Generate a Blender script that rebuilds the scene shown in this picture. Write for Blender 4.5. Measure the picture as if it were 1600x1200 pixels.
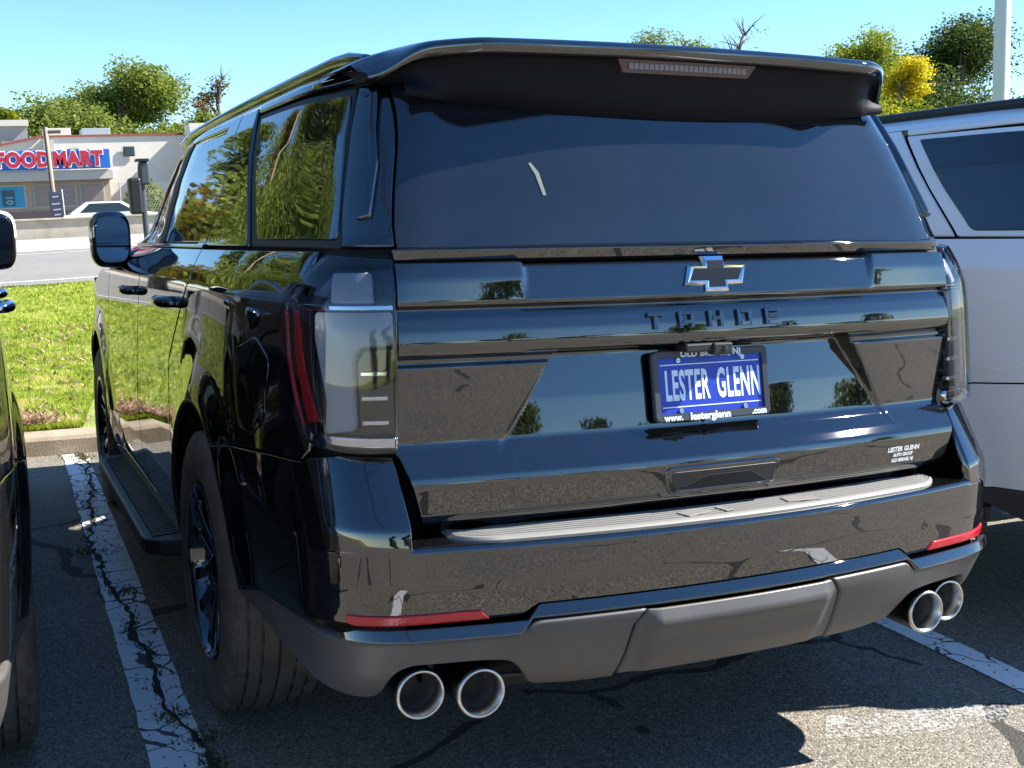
import bpy, math, random
import numpy as np
from mathutils import Vector, Matrix
from mathutils.geometry import delaunay_2d_cdt
R = math.radians
random.seed(7); RNG = np.random.default_rng(11)
scene = bpy.context.scene; COL = scene.collection
for o in list(bpy.data.objects): bpy.data.objects.remove(o)

# ------------------------------------------------------------------ camera, sky, sun, exposure
CAM = np.array([-1.5517, -2.2380, 1.3907]); YAW, PIT, ROL = R(24.170), R(7.167), R(-0.694)
cd = bpy.data.cameras.new('camera'); cam = bpy.data.objects.new('camera', cd); COL.objects.link(cam); scene.camera = cam
cd.sensor_width = 36; cd.lens = 1843.76 / 1600 * 36; cd.clip_start = .05; cd.clip_end = 4000
_f = np.array([math.sin(YAW)*math.cos(PIT), math.cos(YAW)*math.cos(PIT), -math.sin(PIT)])
_r = np.array([math.cos(YAW), -math.sin(YAW), 0.]); _u = np.cross(_r, _f)
_r2 = math.cos(ROL)*_r + math.sin(ROL)*_u; _u2 = -math.sin(ROL)*_r + math.cos(ROL)*_u
M = Matrix.Identity(4)
for i in range(3): M[i][0] = _r2[i]; M[i][1] = _u2[i]; M[i][2] = -_f[i]; M[i][3] = CAM[i]
cam.matrix_world = M
scene.render.resolution_x, scene.render.resolution_y = 1024, 768
SUN = Vector((.972, -.235, 0)).normalized() * math.cos(R(43)); SUN.z = math.sin(R(43))
w = bpy.data.worlds.new('World'); scene.world = w; w.use_nodes = True
nt = w.node_tree; bg = nt.nodes['Background']
sky = nt.nodes.new('ShaderNodeTexSky'); sky.sky_type = 'NISHITA'; sky.sun_disc = False
sky.sun_elevation = R(43); sky.sun_rotation = math.atan2(SUN.x, SUN.y)
sky.air_density = .85; sky.dust_density = .0; sky.ozone_density = 3.0; sky.altitude = 50
hs = nt.nodes.new('ShaderNodeHueSaturation'); hs.inputs['Saturation'].default_value = 1.2; nt.links.new(sky.outputs[0], hs.inputs['Color']); nt.links.new(hs.outputs[0], bg.inputs[0]); bg.inputs[1].default_value = .088
sl = bpy.data.lights.new('sun', 'SUN'); sl.energy = 5.0; sl.angle = R(.53); sl.color = (1, .95, .86)
so = bpy.data.objects.new('sun', sl); COL.objects.link(so); so.rotation_euler = SUN.to_track_quat('Z', 'Y').to_euler()
vs = scene.view_settings; vs.view_transform = 'Standard'; vs.look = 'None'; vs.gamma = 1; vs.use_curve_mapping = False; vs.exposure = 1.72
scene.cycles.max_bounces = 10; scene.cycles.transparent_max_bounces = 16; scene.cycles.glossy_bounces = 6

# ------------------------------------------------------------------ materials
MATS = {}
def mat(name, col=(.5, .5, .5), rough=.5, metal=0., ior=1.5, **kw):
    if name in MATS: return MATS[name]
    m = bpy.data.materials.new(name); m.use_nodes = True; MATS[name] = m
    b = m.node_tree.nodes['Principled BSDF']
    b.inputs['Base Color'].default_value = (*col, 1); b.inputs['Roughness'].default_value = rough
    b.inputs['Metallic'].default_value = metal; b.inputs['IOR'].default_value = ior
    for k, v in kw.items(): b.inputs[k.replace('_', ' ')].default_value = v
    return m
class NB:
    """small node helper"""
    def __init__(s, m): s.t = m.node_tree; s.b = s.t.nodes['Principled BSDF']; s.out = s.t.nodes['Material Output']
    def n(s, typ, **kw):
        x = s.t.nodes.new('ShaderNode' + typ)
        for k, v in kw.items():
            if k in ('data_type', 'feature', 'operation', 'noise_dimensions', 'voronoi_dimensions', 'blend_type', 'wave_type', 'distance', 'attribute_name', 'clamp', 'bands_direction'): setattr(x, k, v)
            else:
                i = x.inputs[int(k[1:])] if k[0] == 'i' and k[1:].isdigit() else x.inputs[k]
                if hasattr(v, 'is_linked') or isinstance(v, bpy.types.NodeSocket): s.t.links.new(v, i)
                else: i.default_value = v
        return x
    def l(s, a, b): s.t.links.new(a, b)
    def pos(s): return s.n('NewGeometry').outputs['Position']
    def obj(s): return s.n('TexCoord').outputs['Object']
    def noise(s, v, sc, det=3., rough=.55): return s.n('TexNoise', Vector=v, Scale=sc, Detail=det, Roughness=rough).outputs['Fac']
    def ramp(s, v, *stops):
        r = s.n('ValToRGB', Fac=v); e = r.color_ramp.elements
        while len(e) < len(stops): e.new(.5)
        for q, (p, c) in zip(e, stops): q.position = p; q.color = (*c, 1) if len(c) == 3 else c
        return r.outputs['Color']
    def mix(s, f, a, b, bt='MIX'):
        x = s.t.nodes.new('ShaderNodeMix'); x.data_type = 'RGBA'; x.blend_type = bt
        for v, i in ((f, 0), (a, 6), (b, 7)):
            if isinstance(v, bpy.types.NodeSocket): s.t.links.new(v, x.inputs[i])
            else: x.inputs[i].default_value = v if i == 0 else (*v, 1)
        return x.outputs[2]
    def math(s, op, a, b=0., c=0.):
        x = s.t.nodes.new('ShaderNodeMath'); x.operation = op
        for i, v in enumerate((a, b, c)):
            if isinstance(v, bpy.types.NodeSocket): s.t.links.new(v, x.inputs[i])
            else: x.inputs[i].default_value = v
        return x.outputs[0]
    def bump(s, h, st, d):
        x = s.n('Bump', Height=h, Strength=st, Distance=d); s.l(x.outputs[0], s.b.inputs['Normal']); return x
    def vmul(s, v, k): return s.n('VectorMath', operation='MULTIPLY', i0=v, i1=k).outputs[0]
    def vadd(s, v, k): return s.n('VectorMath', operation='ADD', i0=v, i1=k).outputs[0]

def paint(name, col, ior, dust=.02, metal=0., rough=.02, wav=.02):
    m = mat(name, col, rough, metal, ior); k = NB(m); p = k.pos()
    # a thin film of dust and fine specks on the clear coat
    sp = k.math('GREATER_THAN', k.noise(p, 420, 1), .735); cl = k.noise(p, 3.2, 3)
    f = k.math('MULTIPLY', k.math('MULTIPLY', sp, .30), cl); f = k.math('ADD', f, k.math('MULTIPLY', cl, dust))
    d = k.n('BsdfDiffuse', Color=(.30, .27, .23, 1)); mx = k.n('MixShader', i0=f, i1=k.b.outputs[0], i2=d.outputs[0]); k.l(mx.outputs[0], k.out.inputs[0])
    k.bump(k.noise(p, 2.2, 1, .4), wav, .02) if wav else None
    return m
PAINT = paint('black_paint', (.0025, .0027, .0035), 2.05, .003)
PAINT_D = paint('charcoal_paint', (.005, .005, .006), 1.9, .012)
SILVER = paint('silver_paint', (.80, .81, .82), 1.6, .02, .05, .18)
GLASS = paint('tinted_glass', (.004, .006, .010), 1.82, .03, wav=0)
SIDEGLASS = paint('side_tinted_glass', (.003, .005, .006), 2.2, .003, wav=.004)
PLASTIC = mat('charcoal_plastic', (.035, .033, .033), .42, 0, 1.5)
k = NB(PLASTIC); p = k.pos(); k.bump(k.noise(p, 900, 1), .25, .0006); k.l(k.ramp(k.noise(p, 5, 3), (.3, (.050, .047, .046)), (.7, (.068, .064, .062))), k.b.inputs['Base Color'])
BLACKP = mat('black_plastic', (.012, .012, .013), .45)
RUBBER = mat('black_rubber', (.012, .012, .012), .6)
DARK = mat('dark_void', (.004, .004, .004), .9)
CHROME = mat('chrome', (.75, .76, .78), .06, 1.)
STEEL = mat('brushed_steel', (.55, .54, .52), .28, 1.)
PIPE = mat('dark_exhaust_steel', (.07, .065, .06), .35, 1.)
PADM = mat('step_pad_plastic', (.165, .16, .15), .5)
k = NB(PADM); p = k.pos(); k.bump(k.noise(p, 700, 2), .35, .001)
REDLENS = mat('red_reflector', (.42, .008, .016), .12, 0, 1.6)
k = NB(REDLENS); p = k.pos(); k.bump(k.noise(p, 160, 1), .3, .002)
def lens(name, tint, keep):
    m = mat(name); k = NB(m); fr = k.n('Fresnel', IOR=1.55); tr = k.n('BsdfTransparent', Color=(*tint, 1)); gl = k.n('BsdfGlossy', Roughness=.01, Color=(1, 1, 1, 1))
    mx = k.n('MixShader', i0=k.math('ADD', fr.outputs[0], keep), i1=tr.outputs[0], i2=gl.outputs[0]); k.l(mx.outputs[0], k.out.inputs[0]); return m
LENS = lens('clear_lamp_lens', (.76, .77, .80), .01)
LAMPGREY = mat('lamp_light_bar', (.40, .41, .44), .3)
LAMPSIL = mat('lamp_housing', (.045, .047, .055), .25, .3)
LAMPBLK = mat('lamp_black_bezel', (.006, .006, .007), .08, 0, 1.7)

# ------------------------------------------------------------------ object helpers
def link(o, parent=None):
    COL.objects.link(o)
    if parent is not None: o.parent = parent
    return o
def tag(o, label=None, cat=None, group=None, kind=None):
    for k_, v in (('label', label), ('category', cat), ('group', group), ('kind', kind)):
        if v: o[k_] = v
    return o
def empty(name, loc=(0, 0, 0), label=None, cat=None, group=None, rot=(0, 0, 0)):
    o = bpy.data.objects.new(name, None); o.location = loc; o.rotation_euler = rot; o.empty_display_size = .2; link(o); return tag(o, label, cat, group)
def mesh(name, v, f, m, parent=None, smooth=False, normals=None):
    me = bpy.data.meshes.new(name); me.from_pydata([tuple(map(float, q)) for q in v], [], f); me.materials.append(m); me.update()
    if smooth: me.polygons.foreach_set('use_smooth', [True]*len(me.polygons))
    if normals is not None:
        me.polygons.foreach_set('use_smooth', [True]*len(me.polygons)); me.normals_split_custom_set_from_vertices([tuple(map(float, q)) for q in normals])
    o = bpy.data.objects.new(name, me); return link(o, parent)
def fastmesh(name, V, F, m, parent=None, smooth=False):
    """V (n,3) array, F (m,k) int array"""
    me = bpy.data.meshes.new(name); n, k_ = F.shape
    me.vertices.add(len(V)); me.vertices.foreach_set('co', np.asarray(V, np.float32).ravel())
    me.loops.add(n*k_); me.loops.foreach_set('vertex_index', F.astype(np.int32).ravel())
    me.polygons.add(n); me.polygons.foreach_set('loop_start', np.arange(0, n*k_, k_, dtype=np.int32)); me.polygons.foreach_set('loop_total', np.full(n, k_, np.int32))
    me.update(calc_edges=True); me.materials.append(m)
    if smooth: me.polygons.foreach_set('use_smooth', np.ones(n, bool))
    o = bpy.data.objects.new(name, me); return link(o, parent)
class MB:
    """collects primitives into one mesh"""
    def __init__(s): s.v = []; s.f = []
    def add(s, v, f): n = len(s.v); s.v += [tuple(q) for q in v]; s.f += [[i+n for i in q] for q in f]; return s
    def box(s, c, d, rot=None, taper=1.):
        x, y, z = (q/2 for q in d)
        v = [Vector((a*x*(taper if e > 0 else 1), b*y*(taper if e > 0 else 1), e*z)) for e in (-1, 1) for a, b in ((-1, -1), (1, -1), (1, 1), (-1, 1))]
        if rot is not None: v = [rot @ q for q in v]
        return s.add([q+Vector(c) for q in v], [[3, 2, 1, 0], [4, 5, 6, 7], [0, 1, 5, 4], [1, 2, 6, 5], [2, 3, 7, 6], [3, 0, 4, 7]])
    def tube(s, pts, rad, n=10, cap=True):
        pts = [Vector(q) for q in pts]; rad = rad if isinstance(rad, (list, tuple)) else [rad]*len(pts); rings = []; up = None
        for i, q in enumerate(pts):
            t = (pts[min(i+1, len(pts)-1)]-pts[max(i-1, 0)]).normalized()
            a = up - t*up.dot(t) if up is not None else t.orthogonal()
            a.normalize(); up = a; b = t.cross(a); rings.append([q+(a*math.cos(2*math.pi*j/n)+b*math.sin(2*math.pi*j/n))*rad[i] for j in range(n)])
        v = [q for r_ in rings for q in r_]; f = [[i*n+j, i*n+(j+1) % n, (i+1)*n+(j+1) % n, (i+1)*n+j] for i in range(len(pts)-1) for j in range(n)]
        if cap: f += [list(range(n))[::-1], [(len(pts)-1)*n+j for j in range(n)]]
        return s.add(v, f)
    def lathe(s, prof, c, axis='x', n=48):
        """prof: (axial, radius) closed or open list"""
        v = []; m_ = len(prof)
        for j in range(n):
            t = 2*math.pi*j/n
            for a, r_ in prof:
                q = {'x': (a, r_*math.cos(t), r_*math.sin(t)), 'y': (r_*math.cos(t), a, r_*math.sin(t)), 'z': (r_*math.cos(t), r_*math.sin(t), a)}[axis]
                v.append((q[0]+c[0], q[1]+c[1], q[2]+c[2]))
        return s.add(v, [[j*m_+i, j*m_+i+1, ((j+1) % n)*m_+i+1, ((j+1) % n)*m_+i] for j in range(n) for i in range(m_-1)])
    def prism(s, poly, h0, h1, fn):
        """poly 2d; fn(u,v,h)->3d"""
        n = len(poly); v = [fn(u, w_, h0) for u, w_ in poly]+[fn(u, w_, h1) for u, w_ in poly]
        return s.add(v, [list(range(n))[::-1], list(range(n, 2*n))]+[[i, (i+1) % n, n+(i+1) % n, n+i] for i in range(n)])
    def build(s, name, m, parent=None, smooth=False, bevel=0., auto=None):
        o = mesh(name, s.v, s.f, m, parent, smooth)
        import bmesh
        bm = bmesh.new(); bm.from_mesh(o.data); bmesh.ops.recalc_face_normals(bm, faces=bm.faces); bm.to_mesh(o.data); bm.free()
        if bevel:
            b = o.modifiers.new('bevel', 'BEVEL'); b.width = bevel; b.segments = 2; b.limit_method = 'ANGLE'; b.angle_limit = R(35)
        if auto is not None:
            o.data.polygons.foreach_set('use_smooth', [True]*len(o.data.polygons)); o.data.set_sharp_from_angle(angle=R(auto))
        return o
def text(name, s, size, m, parent, M4, extrude=.0015, offset=0., sx=1., align='CENTER', spacing=1., shear=0.):
    cu = bpy.data.curves.new(name, 'FONT'); cu.body = s; cu.size = size; cu.extrude = extrude; cu.offset = offset; cu.align_x = align; cu.align_y = 'CENTER'; cu.space_character = spacing; cu.shear = shear; cu.resolution_u = 3
    t = bpy.data.objects.new(name, cu); COL.objects.link(t); bpy.context.view_layer.update()
    me = bpy.data.meshes.new_from_object(t.evaluated_get(bpy.context.evaluated_depsgraph_get())); bpy.data.objects.remove(t)
    me.transform(Matrix.Diagonal((sx, 1, 1, 1))); me.transform(M4); me.materials.clear(); me.materials.append(m); me.name = name
    return link(bpy.data.objects.new(name, me), parent)
def frame4(o, xa, ya):
    """matrix with local x,y axes given"""
    xa = Vector(xa).normalized(); ya = Vector(ya); ya = (ya-xa*ya.dot(xa)).normalized(); za = xa.cross(ya); m = Matrix.Identity(4)
    for i in range(3): m[i][0] = xa[i]; m[i][1] = ya[i]; m[i][2] = za[i]; m[i][3] = o[i]
    return m

# ------------------------------------------------------------------ surface of the SUV body
def ss(a,b,x):
    t=np.clip((np.asarray(x,float)-a)/(b-a),0,1); return t*t*(3-2*t)
class Prof:
    """smooth profile through (z,value) points"""
    def __init__(s,pts,sig=.005):
        pts=np.array(pts,float); s.z0=pts[0,0]-.1; n=int((pts[-1,0]+.1-s.z0)/.001)+2
        s.g=s.z0+np.arange(n)*.001; z=pts[:,0];v=pts[:,1]
        z=np.concatenate([[z[0]-.1],z,[z[-1]+.1]])
        v=np.concatenate([[v[0]-(v[1]-v[0])/(z[2]-z[1])*.1],v,[v[-1]+(v[-1]-v[-2])/(z[-2]-z[-3])*.1]])
        t=np.interp(s.g,z,v); k=int(sig*3000)+1; w=np.exp(-.5*(np.arange(-k,k+1)/(sig*1000))**2);w/=w.sum()
        s.t=np.convolve(np.pad(t,k,mode='edge'),w,'valid')
    def __call__(s,z): return np.interp(z,s.g,s.t)
# plan outline of the left half of the car: a = arc length from the rear centre
_da=.002; _a=np.arange(0,6.6,_da)
def _head(a):
    r=np.arctan(2*.085*np.minimum(a,.80)/.76**2)
    c=np.radians(85.2)+np.radians(4.8)*ss(1.1,2.1,a)
    f=ss(.735,1.115,a)
    return r*(1-f)+c*f
_h=_head(_a); _bx=-np.concatenate([[0],np.cumsum(np.cos(_h)[:-1])*_da]); _by=-.07+np.concatenate([[0],np.cumsum(np.sin(_h)[:-1])*_da])
XS=Prof([(.28,.075),(.36,.045),(.45,.022),(.58,.006),(.75,.0),(.92,.003),(1.08,.010),(1.20,.018),(1.258,.022),(1.264,.026),(1.30,.042),(1.34,.065),(1.370,.087),(1.382,.0935),(1.40,.099),(1.50,.128),(1.62,.164),(1.72,.204),(1.78,.236)],.006)
AX=np.array([1.24,4.31]); WZ=.415
def side_in(y,z):
    """inward offset of the flank"""
    d=XS(z)
    for yc in AX:
        r=np.hypot(y-yc,z-WZ); d=d-.022*(1-ss(.50,.66,r))*(1-ss(1.0,1.15,z))
    d=d+.20*ss(4.4,5.6,y)**1.5*ss(.2,.5,z)+.13*ss(2.2,4.0,y)*ss(1.28,1.42,z)
    return d
def P(a,z,prof=None,cr=.085,off=0.):
    """point of the body: a arc length (neg = right side), z height; prof(a,z) gives centre-line y"""
    a=np.asarray(a,float); z=np.asarray(z,float); s=np.where(a<0,-1.,1.); b=np.abs(a)
    x=np.interp(b,_a,_bx); y=np.interp(b,_a,_by)
    wr=1-ss(1.02,1.75,b); hi=ss(1.30,1.45,z); lo=.55*(1-hi)+.15*hi
    ws=ss(0,1,(b-lo)/(.86-lo))
    py=(-.07 if prof is None else prof(b,z))
    y2=y+wr*(py+.07+(cr-.085)*(np.minimum(b,.85)/.76)**2)
    x2=x+ws*side_in(y2,z)
    x2=x2*s*1.0
    return np.stack([x2,y2,z*np.ones_like(x2)],-1)
def N(a,z,prof=None,cr=.085):
    e=.0012
    du=P(a+e,z,prof,cr)-P(a-e,z,prof,cr); dv=P(a,z+e,prof,cr)-P(a,z-e,prof,cr)
    n=np.cross(dv,du); n/=np.linalg.norm(n,axis=-1,keepdims=True)+1e-12; return n
# greenhouse rear line
GL=Prof([(1.33,.088),(1.366,.100),(1.45,.128),(1.60,.192),(1.72,.250),(1.82,.305)],.01)
def upper(b,z): return GL(z)
BUMP=Prof([(.54,-.044),(.60,-.054),(.66,-.062),(.74,-.064),(.785,-.057),(.80,-.048),(.93,.036)],.005)
def bumper(b,z): return BUMP(z)

# ------------------------------------------------------------------ panel builders on that surface
def dens(poly, st):
    out = []
    for i, p_ in enumerate(poly):
        q = poly[(i+1) % len(poly)]; n = max(1, int(math.ceil(math.hypot(q[0]-p_[0], q[1]-p_[1])/st)))
        out += [(p_[0]+(q[0]-p_[0])*j/n, p_[1]+(q[1]-p_[1])*j/n) for j in range(n)]
    return out
def area(p_): return .5*sum(p_[i][0]*p_[(i+1) % len(p_)][1]-p_[(i+1) % len(p_)][0]*p_[i][1] for i in range(len(p_)))
def rnd(poly, rad, n=4):
    """round polygon corners; rad number or list"""
    out = []; L_ = len(poly)
    for i, p_ in enumerate(poly):
        r_ = rad[i] if isinstance(rad, (list, tuple)) else rad
        a = Vector(poly[i-1])-Vector(p_); b = Vector(poly[(i+1) % L_])-Vector(p_)
        r_ = min(r_, a.length*.45, b.length*.45)
        if r_ <= 0: out.append(tuple(p_)); continue
        A_ = Vector(p_)+a.normalized()*r_; B_ = Vector(p_)+b.normalized()*r_; C_ = Vector(p_)
        for j in range(n+1):
            t = j/n; out.append(tuple(A_*(1-t)**2+C_*2*t*(1-t)+B_*t*t))
    return out
def inside(poly, X, Y):
    c = np.zeros(X.shape, bool); n = len(poly)
    for i in range(n):
        x1, y1 = poly[i]; x2, y2 = poly[(i+1) % n]
        if y1 == y2: continue
        c ^= ((y1 > Y) != (y2 > Y)) & (X < (x2-x1)*(Y-y1)/(y2-y1)+x1)
    return c
def patch(name, poly, m, parent, prof=None, cr=.085, off=0., depth=.014, r=.003, res=.02, sp=None, fn=None, nf=None):
    fn = fn or (lambda a, z: P(a, z, prof, cr)); nf = nf or (lambda a, z: N(a, z, prof, cr))
    poly = [tuple(q) for q in poly]
    if area(poly) < 0: poly = poly[::-1]
    loop = np.array(dens(poly, res*.7)); nl = len(loop)
    e = np.roll(loop, -1, 0)-np.roll(loop, 1, 0); e /= np.linalg.norm(e, axis=1, keepdims=True)+1e-12; nin = np.stack([-e[:, 1], e[:, 0]], 1)
    inn = loop+nin*r
    zx = res if sp is None else sp
    gx, gy = np.meshgrid(np.arange(loop[:, 0].min()+res*.5, loop[:, 0].max(), res), np.arange(loop[:, 1].min()+zx*.5, loop[:, 1].max(), zx))
    gx = gx.ravel(); gy = gy.ravel(); ins = inside(inn.tolist(), gx, gy)
    gx, gy = gx[ins], gy[ins]
    if len(gx):
        dmin = np.full(len(gx), 9.)
        for q in inn[::1]: dmin = np.minimum(dmin, (gx-q[0])**2+((gy-q[1])*res/zx)**2)
        kq = dmin > (.45*res)**2; gx, gy = gx[kq], gy[kq]
    pts = [Vector((float(a), float(b))) for a, b in inn]+[Vector((float(a), float(b))) for a, b in zip(gx, gy)]
    V, E_, F, ov, oe, of = delaunay_2d_cdt(pts, [(i, (i+1) % nl) for i in range(nl)], [], 1, 1e-6)
    ab = np.array([(q.x, q.y) for q in V]); mp = {}
    for i, lst in enumerate(ov):
        for q in lst: mp[q] = i
    a, z = ab[:, 0], ab[:, 1]; n0 = nf(a, z); p0 = fn(a, z)+n0*off
    nA = nf(loop[:, 0], loop[:, 1]); pA = fn(loop[:, 0], loop[:, 1])
    ii = np.array([mp.get(i, 0) for i in range(nl)]); out = pA-(p0[ii]-n0[ii]*off); out /= np.linalg.norm(out, axis=1, keepdims=True)+1e-12
    r1 = pA+nA*(off-r); r2 = pA+nA*(off-depth); nn = len(ab)
    v = np.concatenate([p0, r1, r2]); nr = np.concatenate([n0, out*.85+nA*.5, out]); nr /= np.linalg.norm(nr, axis=1, keepdims=True)
    f = [list(q)[::-1] for q in F]
    for i in range(nl):
        j = (i+1) % nl
        f.append([int(ii[j]), int(ii[i]), nn+i, nn+j][::-1] if False else [int(ii[i]), int(ii[j]), nn+j, nn+i]); f.append([nn+i, nn+j, nn+nl+j, nn+nl+i])
    return mesh(name, v, f, m, parent, normals=nr)
def strip(name, rows, m, parent, prof=None, cr=.085, off=0., depth=.014, r=.003, na=60):
    """structured panel: rows = list of (z, a0, a1); keeps sharp folds in z crisp"""
    rows = [(z, min(a, b), max(a, b)) for z, a, b in rows]; z0, zn = rows[0], rows[-1]; rows = [z0]+[q for q in rows[1:-1] if z0[0]+1.3*r < q[0] < zn[0]-1.3*r]+[zn]
    R_ = [(z0[0], z0[1], z0[2], depth), (z0[0], z0[1], z0[2], r)]+[(z, a, b, 0.) for z, a, b in rows]+[(zn[0], zn[1], zn[2], r), (zn[0], zn[1], zn[2], depth)]
    u = np.concatenate([[0, 0], np.linspace(0, 1, na), [1, 1]]); du = np.concatenate([[depth, r], np.zeros(na), [r, depth]]); sg = np.concatenate([[0, 0, 1], np.zeros(na-2), [-1, 0, 0]])
    A_ = np.array([[a+(b-a)*uu+s_*r for uu, s_ in zip(u, sg)] for z, a, b, d in R_]); Z_ = np.array([[z]*len(u) for z, a, b, d in R_])
    Z_[2] += r; Z_[-3] -= r
    D_ = np.maximum(np.array([[d]*len(u) for *_q, d in R_]), du[None, :])
    n = N(A_, Z_, prof, cr); p_ = P(A_, Z_, prof, cr)+n*(off-D_)[..., None]
    nr = n.copy(); H, W = A_.shape
    ta = np.gradient(p_, axis=1); ta /= np.linalg.norm(ta, axis=2, keepdims=True)+1e-9; tz = np.gradient(p_, axis=0); tz /= np.linalg.norm(tz, axis=2, keepdims=True)+1e-9
    up_ = np.array([0, 0, 1.]); lf = P(A_+.01, Z_, prof, cr)-P(A_-.01, Z_, prof, cr); lf /= np.linalg.norm(lf, axis=2, keepdims=True)
    for q in (0, 1): nr[q] = nr[q]*.3*q-up_; nr[H-1-q] = nr[H-1-q]*.3*q+up_; nr[:, q] = nr[:, q]*.3*q-lf[:, q]; nr[:, W-1-q] = nr[:, W-1-q]*.3*q+lf[:, W-1-q]
    nr /= np.linalg.norm(nr, axis=2, keepdims=True)
    f = [[i*W+j, i*W+W+j, i*W+W+j+1, i*W+j+1] for i in range(H-1) for j in range(W-1)]
    return mesh(name, p_.reshape(-1, 3), f, m, parent, normals=nr.reshape(-1, 3))
def ax(x, z, prof=None, cr=.085):
    lo, hi = 0., 1.0
    for _ in range(40):
        c = (lo+hi)/2
        if -P(c, z, prof, cr)[0] < x: lo = c
        else: hi = c
    return lo
def ay(y, z, prof=None, cr=.085):
    lo, hi = .82, 6.5
    for _ in range(44):
        c = (lo+hi)/2
        if P(c, z, prof, cr)[1] < y: lo = c
        else: hi = c
    return lo
def mir(poly): return [(-a, z) for a, z in poly][::-1]
def SY(pts, prof=None, cr=.085): return [(ay(y, z, prof, cr), z) for y, z in pts]
def arch(yc, r_, t0, t1, n=22, sq=.0): return [(yc+r_*math.cos(t0+(t1-t0)*i/n), WZ+r_*math.sin(t0+(t1-t0)*i/n)) for i in range(n+1)]

# tailgate relief
TC = Prof([(.745, .085), (.768, .058), (.782, .037), (.795, .030), (.855, .0195), (.868, .0175), (.884, .021), (.905, .040), (.93, .068), (.945, .080), (1.03, .093), (1.124, .111), (1.131, .110), (1.139, .062), (1.146, .055), (1.162, .051), (1.19, .0545), (1.218, .063), (1.233, .073), (1.238, .074), (1.244, .060), (1.251, .056), (1.30, .0715), (1.326, .080), (1.331, .094)], .0022)
TO = Prof([(.745, .085), (.768, .058), (.782, .037), (.795, .030), (.855, .0195), (.868, .0175), (.884, .021), (.905, .040), (.935, .070), (.948, .076), (1.05, .067), (1.116, .061), (1.119, .069), (1.130, .069), (1.139, .060), (1.146, .055), (1.162, .051), (1.19, .0545), (1.218, .063), (1.233, .073), (1.238, .074), (1.244, .062), (1.251, .059), (1.30, .063), (1.331, .070)], .0022)
def gate(b, z):
    xe = np.where(np.asarray(z) < 1.140, .40+(1.139-np.asarray(z))*.66, .475); w_ = ss(xe-.011, xe+.011, b)
    return TC(z)*(1-w_)+TO(z)*w_
FASC = Prof([(.36, .045), (.40, .004), (.42, -.012), (.46, -.036), (.53, -.066), (.55, -.073), (.572, -.075), (.59, -.072)], .006)
def fascia(b, z): return FASC(z)+.035*ss(.50, .545, z)*0
TRIM = Prof([(.52, -.080), (.548, -.079), (.556, -.075), (.578, -.064), (.600, -.050)], .003)
def trim(b, z): return TRIM(z)
LMP = Prof([(.90, .050), (1.0, .052), (1.2, .060), (1.30, .072), (1.345, .083), (1.37, .094)], .01)
def lampf(b, z): return LMP(z)

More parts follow.
